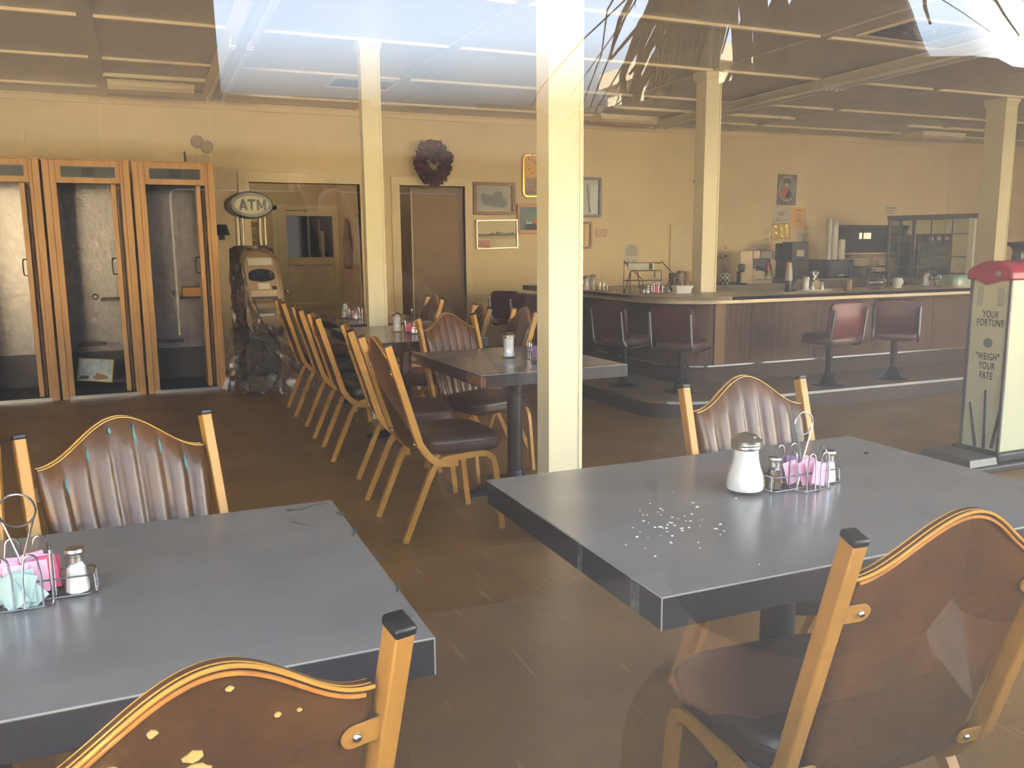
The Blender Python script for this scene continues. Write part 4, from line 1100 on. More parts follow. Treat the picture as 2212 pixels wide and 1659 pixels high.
# wreath of autumn leaves over the brown door
p = P(931,352,y=YB)
r = thing('wreath', 'dark red autumn leaf wreath hanging above the brown door', 'wreath', (p.x,YB-.05,p.z))
MB().tube([(.15*math.cos(a),0,.17*math.sin(a)) for a in [2*PI*i/30 for i in range(30)]], .03, 8, closed=True).build('vine_ring', mat('vine_brown',(70,48,36),.8), r)
rnd = random.Random(6)
def leaf_mesh(n, seed, rmin, rmax):
    rn = random.Random(seed); m_ = MB()
    for i in range(n):
        an = rn.uniform(0,2*PI); rr = rn.uniform(rmin,rmax); c = Vector((rr*math.cos(an)*.98, -rn.uniform(.005,.07), rr*1.12*math.sin(an)))
        M = Matrix.Translation(c) @ Matrix.Rotation(rn.uniform(0,2*PI),4,'Y') @ Matrix.Rotation(rn.uniform(-.9,.9),4,'X') @ Matrix.Rotation(rn.uniform(-.5,.5),4,'Z')
        s_ = rn.uniform(.03,.052)
        out = [(0,-1),(.25,-.5),(.85,-.45),(.5,-.05),(.95,.4),(.35,.35),(0,1.05),(-.35,.35),(-.95,.4),(-.5,-.05),(-.85,-.45),(-.25,-.5)]
        top = [M @ Vector((a*s_,0,b*s_)) for a, b in out]; mid = M @ Vector((0,-.010,0)); bk = M @ Vector((0,.002,0))
        k = len(top); m_.add(top+[mid,bk], [(j,(j+1) % k,k) for j in range(k)]+[((j+1) % k,j,k+1) for j in range(k)])
    return m_
leaf_mesh(230,1,.09,.225).build('leaves', mat('leaf_maroon',(74,34,32),.8,var=.2,scale=12), r, smooth=0, normals=False)
leaf_mesh(36,2,.12,.235).build('leaves', mat('leaf_red',(116,42,34),.8,var=.2,scale=12), r, smooth=0, normals=False)
leaf_mesh(40,3,.10,.225).build('leaves', mat('leaf_brown',(84,58,36),.8,var=.2,scale=12), r, smooth=0, normals=False)
m_ = leaf_mesh(18,4,.10,.16)
o = m_.build('leaves', MATS['leaf_brown'], r, smooth=0, normals=False); o.location = (0,0,-.12)

# papers, switches, poster
M_paper = mat('white_paper', (214,206,184), .7); M_ink = mat('faint_ink', (112,104,92), .7)
def paper(px, m, label, lines=(), rot=0, name='paper_notice', cat='notice', thick=.002):
    x0, x1, z0, z1 = wall_rect(*px); w, h = x1-x0, z1-z0
    r = thing(name, label, cat, ((x0+x1)/2,YB,(z0+z1)/2)); r.rotation_euler = (0,rad(rot),0)
    MB().box(-w/2,w/2,-thick,-.0005,-h/2,h/2).build('sheet', m, r, smooth=0)
    if lines:
        m_ = MB()
        for cx, cz, lw, lh in lines: m_.box((cx-lw/2)*w,(cx+lw/2)*w,-thick-.0006,-thick,(cz-lh/2)*h,(cz+lh/2)*h)
        m_.build('printed_lines', M_ink, r, smooth=0)
    return r, w, h
r, w, h = paper((1347,527,1380,576), M_paper, 'white price sheet with handwriting behind the wire counter rack', [(0,.38,.5,.025)]+[(0,.30-.07*i,.72,.018) for i in range(5)], name='price_sheet', cat='menu', rot=1)
Mw = lambda x, z: Matrix.Translation((x,-.0028,z)) @ FACE_Y
text('1.25', .052, M_ink, r, Mw(-w*.28,-h*.25), name='handwriting', depth=.0004); text('cup of', .030, M_ink, r, Mw(w*.16,-h*.25), name='handwriting', depth=.0004)
text('2.25', .052, M_ink, r, Mw(-w*.26,-h*.40), name='handwriting', depth=.0004); text('Soup', .036, M_ink, r, Mw(w*.16,-h*.40), name='handwriting', depth=.0004)
MB().lathe([(.0,-.006),(.006,-.005),(.006,0)], 10, M=Matrix.Translation((0,-.002,h*.46)) @ Matrix.Rotation(-PI/2,4,'X')).build('pin', M_black, r)
paper((1671,448,1706,483), M_paper, 'white notice under the portrait poster', [(-.02,.17,.5,.04),(-.02,.05,.3,.04),(-.2,-.15,.2,.03),(.05,-.28,.6,.02),(-.3,-.28,.12,.05)])
paper((1711,448,1739,491), mat('orange_paper',(226,180,104),.7), 'pale orange notice right of the white one under the portrait poster', [(0,.36,.5,.04)]+[(0,.24-.075*i,.1+.07*i,.02) for i in range(7)])
x0, x1, z0, z1 = wall_rect(1667,482,1705,516); w, h = x1-x0, z1-z0
r = thing('plastic_folder', 'shiny yellow plastic folder pinned below the white notice', 'folder', ((x0+x1)/2,YB,(z0+z1)/2))
vs, fs = [], []
for j in range(9):
    for i in range(13):
        vs.append((-w/2+w*i/12, -.008-.006*math.sin(i*1.7+j*.35)-.004*math.sin(j*1.1+i*.4), -h/2+h*j/8))
for j in range(8):
    for i in range(12): a = j*13+i; fs.append((a,a+1,a+14,a+13))
o = MB().add(vs,fs).build('sleeve', mat('yellow_film',(220,186,50),.16,spec=.8), r, normals=False); sm = o.modifiers.new('thick','SOLIDIFY'); sm.thickness = .003
paper((1721,502,1746,524), M_paper, 'small white notice above the black drink dispenser', [(.2,.25-.2*i,.4,.06) for i in range(4)])
paper((1910,441,1941,467), mat('cream_paper',(224,210,176),.7), 'cream notice on the wall above the glass display case', [(0,.18,.8,.06),(-.1,-.02,.6,.04),(-.1,-.2,.5,.04)])
x0, x1, z0, z1 = wall_rect(1679,377,1720,443); w, h = x1-x0, z1-z0
r = thing('portrait_poster', 'dark purple poster with an oval portrait of a woman in red', 'poster', ((x0+x1)/2,YB,(z0+z1)/2)); r.rotation_euler = (0,rad(1),0)
MB().box(-w/2,w/2,-.004,-.0005,-h/2,h/2).build('sheet', mat('poster_purple',(92,76,80),.45,rgb2=(124,108,110),scale=26), r, smooth=0)
ov = lambda a, b, cx=0, cz=0, n=28: [(cx+a*math.cos(2*PI*i/n), cz+b*math.sin(2*PI*i/n)) for i in range(n)]
shape(r, ov(w*.42,h*.42,0,.02), mat('oval_border',(176,170,140),.45), -.004, 'oval_border')
shape(r, ov(w*.39,h*.39,0,.02), mat('oval_green',(128,136,100),.45,rgb2=(96,104,78),scale=8), -.0053, 'oval_ground')
shape(r, [(-w*.36,-.03),(-w*.2,.02),(-.01,.03),(.03,-.02),(.01,-.10),(-w*.25,-.10)], mat('dress_red',(176,76,62),.5), -.0066, 'red_dress')
shape(r, [(.02,.02),(w*.2,-.03),(w*.33,-.09),(w*.1,-.13),(-.02,-.10)], mat('shawl_dark',(62,70,58),.5), -.0066, 'dark_shawl')
shape(r, ov(.028,.036,-.01,.07), mat('portrait_skin',(196,166,130),.5), -.0079, 'portrait_face')
shape(r, [(-.07,.10),(-.06,.15),(.0,.16),(.05,.14),(.05,.07),(.02,.10),(-.03,.09)], mat('portrait_hat',(72,62,50),.5), -.0092, 'portrait_hat')
for px, l in (((1493,380,1502,404),'small switch plate at the left edge of the counter pillar'), ((1563,529,1569,542),'small switch plate above the wall tap')):
    x0, x1, z0, z1 = wall_rect(*px)
    r = thing('wall_switch', l, 'switch', ((x0+x1)/2,YB,(z0+z1)/2)); w, h = x1-x0, z1-z0
    MB().box(-w/2,w/2,-.008,-.0005,-h/2,h/2).build('plate', M_trimp, r, bevel=.003, smooth=0); MB().box(-.01,.01,-.016,-.008,-.02,.02).build('toggle', M_beige, r, smooth=0)
# kitchen hatch: dark slab for the unlit opening, painted glow for a window
x0, x1, z0, z1 = wall_rect(1807,491,1912,546); x1 += .45
d = struct('window_9', loc=((x0+x1)/2,YB,(z0+z1)/2)); w, h = x1-x0, z1-z0
MB().box(-w/2,w/2,-.010,-.0005,-h/2,h/2).build('hatch_dark_slab', mat('hatch_painted_dark',(70,64,60),.25), d, smooth=0)
m_ = MB(); m_.box(-w/2-.03,-w/2,-.03,-.0005,-h/2,h/2+.03); m_.box(-w/2,w/2,-.03,-.0005,h/2,h/2+.03); m_.build('hatch_frame', M_fr_dark, d, smooth=0)
x0b, x1b, z0b, z1b = wall_rect(1855,503,1880,516)
M_glowp = bpy.data.materials.new('glow_pane'); M_glowp.use_nodes = True
b = M_glowp.node_tree.nodes['Principled BSDF']; b.inputs['Base Color'].default_value = (.8,.7,.4,1); b.inputs['Emission Color'].default_value = (1,.86,.5,1); b.inputs['Emission Strength'].default_value = 1.2
m_ = MB(); cx = (x0b+x1b)/2-d.location.x; cz = (z0b+z1b)/2-d.location.z; pw = (x1b-x0b)/2; ph = (z1b-z0b)/2
m_.box(cx-pw,cx-pw*.55,-.013,-.010,cz-ph,cz+ph); m_.box(cx-pw*.25,cx+pw*.05,-.013,-.010,cz-ph,cz+ph); m_.box(cx+pw*.15,cx+pw,-.013,-.010,cz-ph,cz+ph)
m_.build('painted_window_glow', M_glowp, d, smooth=0)
x0, x1, z0, z1 = wall_rect(1822,546,1912,556)
MB().box(x0,x1+.4,YB-.16,YB-.001,z0,z0+.045).build('hatch_shelf', mat('hatch_shelf_wood',(150,122,82),.5), None, bevel=.004, smooth=0)
tag(bpy.data.objects['hatch_shelf'], 'wooden ledge below the dark kitchen hatch', 'shelf')

# ------------------------------------------------------------------ ceiling fittings
M_diff = mat('light_diffuser', (236,222,180), .4)
def lightbox(x0, x1, y0, y1, l):
    r = thing('ceiling_light', l, 'ceiling light', ((x0+x1)/2,(y0+y1)/2,H_C)); a, b = (x1-x0)/2, (y1-y0)/2
    MB().box(-a,a,-b,b,-.02,-.0005).build('base_tray', M_bat, r, smooth=0)
    m_ = MB(); q = [(-b,-.02),(-b,-.055),(-b+.03,-.085),(b-.03,-.085),(b,-.055),(b,-.02)]; m_.prism(q, -a+.008, a-.008, axis='x'); m_.build('diffuser', M_diff, r, smooth=30)
lightbox(-.20,.56,8.92,9.22, 'box-shaped ceiling light above the phone booths')
lightbox(5.08,5.88,9.20,9.50, 'box-shaped ceiling light left of the counter pillar')
lightbox(10.1,10.95,9.05,9.35, 'box-shaped ceiling light at the far right')
M_tubeg = mat('lamp_tube', (228,226,214), .3)
def strip(x, ys, yjoint, l, wd=.13):
    r = thing('strip_light', l, 'strip light', (x,0,H_C))
    m_ = MB(); q = [(-.055,0),(-.055,-.05),(.055,-.05),(.055,0)]
    m_.prism([(-.05,-.0005),(-wd,-.012),(-wd,-.020),(-.05,-.055),(-.02,-.07),(.02,-.07),(.05,-.055),(wd,-.020),(wd,-.012),(.05,-.0005)], ys[0], ys[1], axis='y'); m_.build('reflector', M_bat, r, smooth=0)
    for s in (-1,1):
        for a, b in ((ys[0],yjoint-.02),(yjoint+.02,ys[1])):
            t = MB(); t.tube([(s*.062,a+.03,-.075),(s*.062,b-.03,-.075)], .017, 12); to = t.build('lamp_tube', M_tubeg, r)
            e = MB(); e.box(s*.062-.022,s*.062+.022,a,a+.03,-.10,-.04); e.box(s*.062-.022,s*.062+.022,b-.03,b,-.10,-.04); e.build('lamp_holder', M_white, to, smooth=0)
strip(.765, (4.3,9.36), 6.80, 'long two-tube strip light on the left part of the ceiling')
strip(6.17, (3.5,9.62), 6.60, 'long two-tube strip light on the right part of the ceiling', .20)
def vent(x0, x1, y0, y1, l):
    r = thing('ceiling_vent', l, 'vent', ((x0+x1)/2,(y0+y1)/2,H_C)); a, b = (x1-x0)/2, (y1-y0)/2
    m_ = MB(); m_.box(-a,a,-b,-b+.03,-.014,-.0005); m_.box(-a,a,b-.03,b,-.014,-.0005); m_.box(-a,-a+.03,-b+.03,b-.03,-.014,-.0005); m_.box(a-.03,a,-b+.03,b-.03,-.014,-.0005); m_.build('frame', M_bat, r, smooth=0)
    MB().box(-a+.03,a-.03,-b+.03,b-.03,-.004,-.0005).build('backing', mat('vent_dark_hole',(60,56,48),.8), r, smooth=0)
    m_ = MB(); k = int(2*b/.035)
    for i in range(1,k): m_.obox((0,-b+.03+i*(2*b-.06)/k,-.009), (2*a-.06,.016,.002), rx=rad(35))
    m_.build('slats', mat('vent_slat',(130,118,92),.5), r, smooth=0)
vent(1.71,2.33,8.10,8.58,'slatted ceiling vent behind the left pillar')
vent(5.02,5.72,4.62,5.16,'slatted ceiling vent near the top right corner')
# ------------------------------------------------------------------ back counter and goods
M_bc = mat('back_counter_steel', (128,124,110), .35, .5, var=.05, scale=4)
M_bcb = mat('back_counter_brown', (118,98,76), .5)
r = thing('back_counter', 'grey back counter along the wall behind the espresso machine', 'counter', (7.2,9.62,0))
MB().box(-1.95,1.0,-.32,.32,0,.80).build('cabinet', M_bc, r, smooth=0); MB().box(-1.97,1.0,-.34,.32,.80,.83).build('worktop', M_bc, r, bevel=.004, smooth=0)
r = thing('back_counter', 'taller brown back counter below the kitchen hatch', 'counter', (10.1,9.62,0))
MB().box(-1.89,1.9,-.30,.32,0,.85).build('cabinet', M_bcb, r, smooth=0); MB().box(-1.89,1.9,-.33,.32,.85,.88).build('worktop', M_bc, r, bevel=.004, smooth=0)
for i in range(5): MB().box(-1.8+i*.74,-1.12+i*.74,-.312,-.30,.12,.80).build('door', M_bcb, r, bevel=.003, smooth=0)
YG = 9.5
def gr(u0, v0, u1, v1, y=YG):
    x0, x1, z0, z1 = wall_rect(u0,v0,u1,v1,y); return x0, x1, z0, z1
# espresso machine, its side turned to the room
pc = P(1597,612,z=.83); w = .42; h = P(1634,541,y=9.35).z-.83
pe = P(1597,590,y=9.52)
r = thing('espresso_machine', 'grey steel espresso machine on the back counter, right of the counter pillar', 'espresso machine', (pe.x,9.52,.831), rad(-38))
M_esp = mat('espresso_body', (150,136,112), .35, .5)
m_ = MB(); m_.box(0,w*.40,0,.2,0,h); m_.box(w*.40,w*.72,0,.2,h*.74,h); m_.box(w*.40,w*.98,.08,.2,0.0,h*.74); m_.box(w*.40,w*1.02,0,.2,0,h*.13); m_.build('body', M_esp, r, bevel=.008, smooth=0)
MB().box(w*.62,w*1.0,-.01,.2,h*.74,h*.99).build('control_head', mat('espresso_head',(96,90,80),.35,.4), r, bevel=.01, smooth=0)
MB().box(w*.42,w*.96,.07,.08,h*.44,h*.72).build('splash_panel', M_blackm, r, smooth=0)
MB().box(w*.50,w*.84,.02,.18,h,h*1.03).build('cup_rail', M_black, r, smooth=0)
MB().tube([(w*.52,.03,h*.45),(w*.66,.02,h*.44),(w*.90,.01,h*.36)], [.03,.018,.013], 10).build('filter_handle', M_black, r)
MB().tube([(w*.88,.04,h*.74),(w*.97,.02,h*.5),(w*1.02,.02,h*.25)], .012, 8).build('steam_pipe', M_black, r)
k = MB(); 
for i in range(3): k.ball((w*1.02,.04,h*(.78+.08*i)), .016, 8)
k.build('knobs', M_chrome, r)
MB().box(w*.44,w*1.04,-.01,.2,h*.13,h*.15).build('drip_tray', M_chrome, r, smooth=0)
# red and green sauce bottle by the machine
x1 = P(1668,590,y=9.25).x
r = thing('sauce_bottle', 'red and green bottle in front of the espresso machine', 'bottle', (x1-.02,9.32,.8305))
MB().lathe([(.0,0),(.03,0),(.03,.10),(.0,.10)], 14).build('label_band', M_white, r); MB().lathe([(.03,.10),(.032,.12),(.03,.18),(.0,.18)], 14).build('green_part', mat('label_green',(130,130,60),.5), r)
MB().lathe([(.03,.18),(.026,.24),(.010,.31),(.010,.33),(.0,.33)], 14).build('red_neck', mat('bottle_red',(170,60,52),.4), r)
# black drink dispenser
x0, x1, z0, z1 = gr(1711,524,1744,606,9.30); w = x1-x0; h = z1-.88
r = thing('drink_dispenser', 'tall black drink dispenser under the notices', 'dispenser', ((x0+x1)/2,9.54,.881))
M_dsp = mat('dispenser_black', (52,54,58), .3)
MB().box(-w/2,w/2,-.02,.12,.25,h-.01).build('rear_hopper', M_dsp, r, bevel=.008, smooth=0); MB().box(-w/2-.004,w/2+.004,-.24,-.03,.25,h+.01).build('front_hopper', M_dsp, r, bevel=.008, smooth=0)
MB().box(-w/2+.02,w/2-.02,-.10,.11,.02,.28).build('column', M_dsp, r, smooth=0); MB().box(-w/2,w/2,-.20,.12,0,.03).build('base', M_dsp, r, smooth=0)
MB().box(-w*.22,w*.26,-.243,-.24,h*.62,h*.80).build('label_card', M_paper, r, smooth=0)
# microwave with cup stacks on top
x0, x1, z0, z1 = gr(1790,561,1844,604,9.32); w = x1-x0; zb = .88
r = thing('microwave', 'black microwave oven with paper cup stacks on top', 'microwave', ((x0+x1)/2,9.52,zb+.001)); h = z1-zb
M_mw = mat('microwave_black', (50,52,56), .22)
MB().box(-w/2,w/2,-.2,.2,0.012,h).build('body', M_mw, r, bevel=.008, smooth=0)
MB().box(-w/2+.02,w*.28,-.212,-.2,.03,h-.02).build('door', mat('microwave_door',(60,64,70),.12), r, bevel=.004, smooth=0)
MB().box(w*.31,w/2-.02,-.208,-.2,.03,h-.02).build('control_panel', M_black, r, smooth=0)
MB().box(-.06,.04,-.2125,-.21,.035,.043).build('badge', M_steel, r, smooth=0)
for sx in (-1,1): MB().box(sx*w*.4-.02,sx*w*.4+.02,-.15,.15,0,.012).build('foot', M_black, r, smooth=0)
ztop_mw = zb+h
for (u0, v0, u1, rr, l) in ((1785,473,1793,.040,'tall stack of white paper cups at the left on the microwave'),(1795,478,1806,.050,'tall stack of white paper cups in the middle on the microwave'),(1808,517,1821,.058,'short stack of white foam cups at the right on the microwave')):
    a, b, _, zt = gr(u0,v0,u1,562); rr = (b-a)/2; c = (a+b)/2; hh = zt-ztop_mw
    pr = [(.0,0)]; n = int(hh/.035)
    for i in range(n+1):
        z = hh*i/(n+1); pr += [(rr,z),(rr*1.0,z+.008),(rr*.95,z+.010)]
    pr += [(rr*.93,hh*.93),(rr*.72,hh),(.0,hh)]
    tag(MB().lathe(pr, 18).build('cup_stack', M_white, None), l, 'cups', 'stacks of cups on the microwave').location = (c,YG-.02,ztop_mw)
# little things along the back shelf right of the microwave
for i, (u0, v0, u1, v1, c, l) in enumerate(((1845,578,1858,600,(150,140,110),'pale folder standing right of the microwave'),(1859,579,1868,600,(96,92,88),'dark folder standing right of the microwave'),(1870,580,1879,600,(170,162,130),'cream folder standing nearest the coffee pot'))):
    a, b, z0, z1 = gr(u0,v0,u1,v1); o = MB().box(-(b-a)/2,(b-a)/2,-.12,.12,0,z1-.88).build('folder', mat('folder_%d' % i, c, .6), None, bevel=.003, smooth=0)
    o.location = ((a+b)/2,YG,.88); o.rotation_euler = (0,0,0); tag(o, l, 'folder')
a, b, z0, z1 = wall_rect(1842,573,1902,577); 
o = MB().box(a,b,YB-.14,YB-.001,z0,z0+.02).build('wire_shelf', M_fr_dark, None, smooth=0); tag(o, 'thin dark wall shelf left of the glass display case', 'shelf')
for i, u in enumerate((1885,1890,1896)):
    p = P(u,573,y=YB-.08); o = MB().lathe([(.0,0),(.022,0),(.024,.07),(.012,.09),(.012,.11),(.0,.11)], 12).build('small_bottle', M_beige, None); o.location = (p.x,YB-.08,z0+.0205)
    tag(o, ('left','middle','right')[i]+' small bottle on the thin wall shelf left of the display case', 'bottle', 'small bottles on the wall shelf')
# checkered tin, wall tap, small grinder
p = P(1562,613,y=YG)
M_chk = bpy.data.materials.new('checkered'); M_chk.use_nodes = True; nt = M_chk.node_tree; b = nt.nodes['Principled BSDF']
tc = nt.nodes.new('ShaderNodeTexCoord'); ck = nt.nodes.new('ShaderNodeTexChecker'); ck.inputs['Scale'].default_value = 28; ck.inputs['Color1'].default_value = (.75,.75,.68,1); ck.inputs['Color2'].default_value = (.04,.05,.04,1)
nt.links.new(tc.outputs['Object'], ck.inputs['Vector']); nt.links.new(ck.outputs['Color'], b.inputs['Base Color'])
o = MB().lathe([(.0,0),(.055,0),(.062,.02),(.064,.12),(.055,.15),(.0,.152)], 20).build('checkered_tin', M_chk, None); o.location = (p.x,YG-.05,.83); tag(o, 'black and white checkered tin right of the counter pillar', 'tin')
p = P(1553,557,y=YB); r = thing('wall_tap', 'chrome tap on the wall right of the counter pillar', 'tap', (p.x,YB,p.z))
MB().tube([(0,-.001,0),(0,-.10,.01),(0,-.16,-.02),(0,-.17,-.06)], .014, 10).build('spout', M_chrome, r)
MB().tube([(-.09,-.04,0),(.09,-.04,0)], .013, 10).build('mixer_bar', M_steel, r)
for sx in (-1,1): MB().lathe([(.0,0),(.02,0),(.03,.02),(.012,.03),(.0,.03)], 10, (sx*.085,-.04,.012)).build('handle', M_chrome, r)
p = P(1590,612,y=YG); r = thing('coffee_grinder', 'small dark grinder at the left side of the espresso machine', 'grinder', (p.x,YG-.1,.83))
MB().box(-.05,.05,-.06,.06,0,.015).build('base', M_black, r, smooth=0); MB().box(-.05,-.025,-.03,.03,.015,.17).build('stand', M_black, r, smooth=0); MB().lathe([(.0,.15),(.03,.16),(.05,.24),(.045,.26),(.0,.27)], 14).build('hopper', M_dsp, r)
p = P(1750,561,y=YG); 

# glass display case on a side cabinet, seen end to end
pl, pr_ = P(1911,603,z=.866).to_2d(), P(2094,607,z=.866).to_2d()
r = thing('side_cabinet', 'grey cabinet under the glass display case', 'cabinet', ((pl.x+pr_.x)/2+.22,(pl.y+pr_.y)/2,0))
MB().box(-.42,.42,-.68,.62,0,.835).build('carcass', M_bcb, r, smooth=0); MB().box(-.45,.42,-.70,.62,.835,.865).build('worktop', M_ctop, r, bevel=.004, smooth=0)
vd = (pr_-pl); L_ = vd.length
r = thing('display_case', 'green-tinted glass display case with a bright metal corner post', 'display case', (pl.x,pl.y,.866), math.atan2(vd.y,vd.x))
# local: x along the front from the far left corner to the near right corner, y to the back
HC_, DC = P(1911,476,y=pl.y).z-.866, .42
M_cf = mat('case_frame', (120,118,106), .35, .6)
m_ = MB()
for x in (0,L_-.03): m_.box(x,x+.03,0,.03,0,HC_); m_.box(x,x+.03,DC-.03,DC,0,HC_)
m_.box(-.01,L_+.06,-.01,DC+.01,HC_,HC_+.06); m_.box(0,L_,0,DC,0,.03)
m_.build('case_body_frame', M_cf, r, smooth=0)
MB().box(L_-.05,L_+.016,-.02,-.0105,.03,HC_).box(L_+.001,L_+.016,-.0105,.07,.03,HC_).build('bright_post', mat('white_chrome_glint',(250,246,226),.35,.0), r, smooth=0)  # bright reflection on the chrome post painted as flat white
m_ = MB(); m_.box(L_*.30,L_*.30+.045,-.004,.02,.03,HC_); m_.box(L_*.52,L_*.52+.018,-.004,.01,.03,HC_); m_.box(L_*.76,L_*.76+.018,-.004,.01,.03,HC_); m_.build('mullions', M_cf, r, smooth=0)
for k, z in enumerate((.30,.60)):
    MB().box(.03,L_-.03,.02,DC-.02,z,z+.012).build('shelf', M_cf, r, smooth=0)
pn = MB(); pn.box(.03,L_-.03,.012,.015,.03,HC_); pn.build('front_glass', M_pane, r, smooth=0)
pn = MB(); pn.box(.008,.012,.03,DC-.03,.03,HC_); pn.build('end_glass', M_pane, r, smooth=0)
pn = MB(); pn.box(L_-.012,L_-.008,.03,DC-.03,.03,HC_); pn.build('end_glass', M_pane, r, smooth=0)
# dark box behind the case (coffee brewer seen through the glass)
r = thing('coffee_brewer', 'dark coffee brewer seen through the right half of the display case', 'coffee brewer', (10.85,9.55,.88))
MB().box(-.34,.34,-.2,.2,0,.50).build('body', mat('brewer_dark',(58,64,64),.4), r, bevel=.01, smooth=0); MB().box(-.30,.30,-.22,.2,.50,.60).build('head', M_blackm, r, smooth=0)
m_ = MB(); 
for i in range(3): m_.box(-.16+i*.16,-.08+i*.16,-.224,-.22,.51,.57)
m_.build('warmer_lights', M_paper, r, smooth=0)

# ------------------------------------------------------------------ on the lunch counter
def cp(u, v): p = P(u,v,z=CZ); return (p.x,p.y,CZ)
place(STR, cp(1267,626), 0, 'sugar pourer nearest the main pillar on the lunch counter', G_P)
place(STR, cp(1280,623), 0, 'second sugar pourer from the main pillar on the lunch counter', G_P)
place(CADDY, cp(1303,628), rad(-25), 'empty wire caddy beside the two sugar pourers on the lunch counter', G_C, scale=(.8,.8,.85))
c = cp(1418,634)
place(CADDY, c, rad(-20), 'wire caddy packed with bright pink packets on the curve of the lunch counter', G_C)
packets('hot', c, 5, 'bright pink packet in the caddy on the curve of the lunch counter', 'pink packets on the lunch counter', y0=-.04, spread=.026, seed=31, roll=8, dy=.016)
place(SALT, (c[0]-.07,c[1]+.035,CZ+.0005), 0, 'salt shaker left of the caddy on the curve of the lunch counter', G_S)
# wire rack with a leaflet box
a = P(1347,633,z=CZ); 
r = thing('wire_rack', 'dark wire rack standing on the curve of the counter with a white card box', 'rack', (a.x,a.y,CZ), rad(-28))
M_rack = mat('rack_wire', (58,52,36), .4, .3)
# local: x to the right across the view, built from its front wires
m_ = MB(); R_ = .005
m_.tube([(0,0,0),(0,0,.275),(.34,0,.275)], R_, 6); m_.tube([(0,0,.115),(.34,0,.115)], R_, 6); m_.tube([(.34,0,.03),(.34,0,.205),(.06,-.05,.205)], R_, 6)
m_.tube([(0,0,.29),(.17,-.10,.12),(.17,-.10,0)], R_, 6); m_.tube([(.34,0,.29),(.52,.04,.10),(.52,.04,0)], R_, 6)
m_.tube([(.06,-.05,.205),(.05,-.06,0)], R_, 6); m_.tube([(.06,-.05,.205),(.0,-.06,0)], R_, 6); m_.tube([(.12,-.05,.205),(.15,-.09,0)], R_, 6)
m_.tube([(.28,-.02,.205),(.28,-.02,.0)], R_, 6); m_.tube([(.44,.02,.19),(.38,.0,.02)], R_*.8, 6)
m_.build('wire_frame', M_rack, r)
o = MB().obox((0,0,0), (.24,.07,.062)).build('card_box', mat('card_white',(214,210,196),.5), None, smooth=0, bevel=.003)
m4 = Matrix.Translation((a.x,a.y,CZ)) @ Matrix.Rotation(rad(-28),4,'Z'); q = m4 @ Vector((.155,-.02,.243)); o.location = q; o.rotation_euler = (0,0,rad(-28))
tag(o, 'white card box lying in the top of the wire rack', 'box')
mb = MB().box(.07,.10,-.0365,-.0352,-.028,.028).build('barcode_patch', M_blackm, o, smooth=0)
# white tub
c = cp(1480,634); r = thing('white_tub', 'small white lidded tub left of the counter pillar', 'tub', (c[0],c[1]+.05,CZ), rad(-10))
m_ = MB(); m_.rings([[Vector((p*s_,q*s_,z)) for p, q in rrect(.17,.11,.02)] for s_, z in ((.88,0),(.96,.055))]); m_.build('tub', M_white, r, smooth=40)
MB().rings([[Vector((p*s_,q*s_,z)) for p, q in rrect(.18,.12,.02)] for s_, z in ((1,.05),(1,.068),(.96,.072))]).build('lid', M_white, r, smooth=40)
# glass-washing tray left of the pillar, on a lower shelf behind the counter
r = thing('under_counter_unit', 'low steel unit behind the counter, left of the counter pillar', 'cabinet', (5.05,8.0,0))
MB().box(-.35,.50,-.3,.3,0,.845).build('carcass', M_bc, r, smooth=0); MB().box(-.38,.52,-.32,.32,.845,.87).build('worktop', mat('tan_worktop',(170,146,110),.5), r, smooth=0)
GY = 7.85
for i, (u, rr, h, m1, l) in enumerate(((1453,.045,.19,mat('tumbler_dark',(88,80,70),.25),'dark tumbler on the steel unit left of the counter pillar'),)):
    p = P(u,616,y=GY); o = MB().lathe([(.0,0),(rr*.75,0),(rr,h),(rr*.9,h),(rr*.68,.01),(.0,.01)], 18).build('tumbler', m1, None); o.location = (p.x,GY,.8705); tag(o, l, 'tumbler')
p = P(1469,616,y=GY); r = thing('syrup_bottle', 'tall brown glass bottle right of the dark tumbler', 'bottle', (p.x,GY,.8705))
MB().lathe([(.0,0),(.038,0),(.04,.01),(.04,.19),(.036,.21),(.0,.212)], 16).build('bottle', mat('bottle_brown_glass',(110,86,64),.12), r); MB().lathe([(.041,.03),(.041,.18)], 16).build('label_streaks', mat('label_tan',(168,142,108),.4,rgb2=(96,74,54),scale=40,stretch=(1,1,.05)), r)
for i, (u, z) in enumerate(((1477,0),(1485,0),(1492,0),(1487,1))):
    p = P(u,616,y=GY); o = MB().lathe([(.0,0),(.030,0),(.036,.10),(.033,.10),(.027,.008),(.0,.008)], 14).build('drinking_glass', mat('glass_tint_%d' % i,(176,150,112),.12), None); o.location = (p.x,GY+.02,.8705+z*.1015)
    tag(o, ('leftmost glass of the group','middle glass of the group','rightmost glass of the group','upper glass stacked on the group')[i]+' just left of the counter pillar', 'glass', 'drinking glasses by the counter pillar')
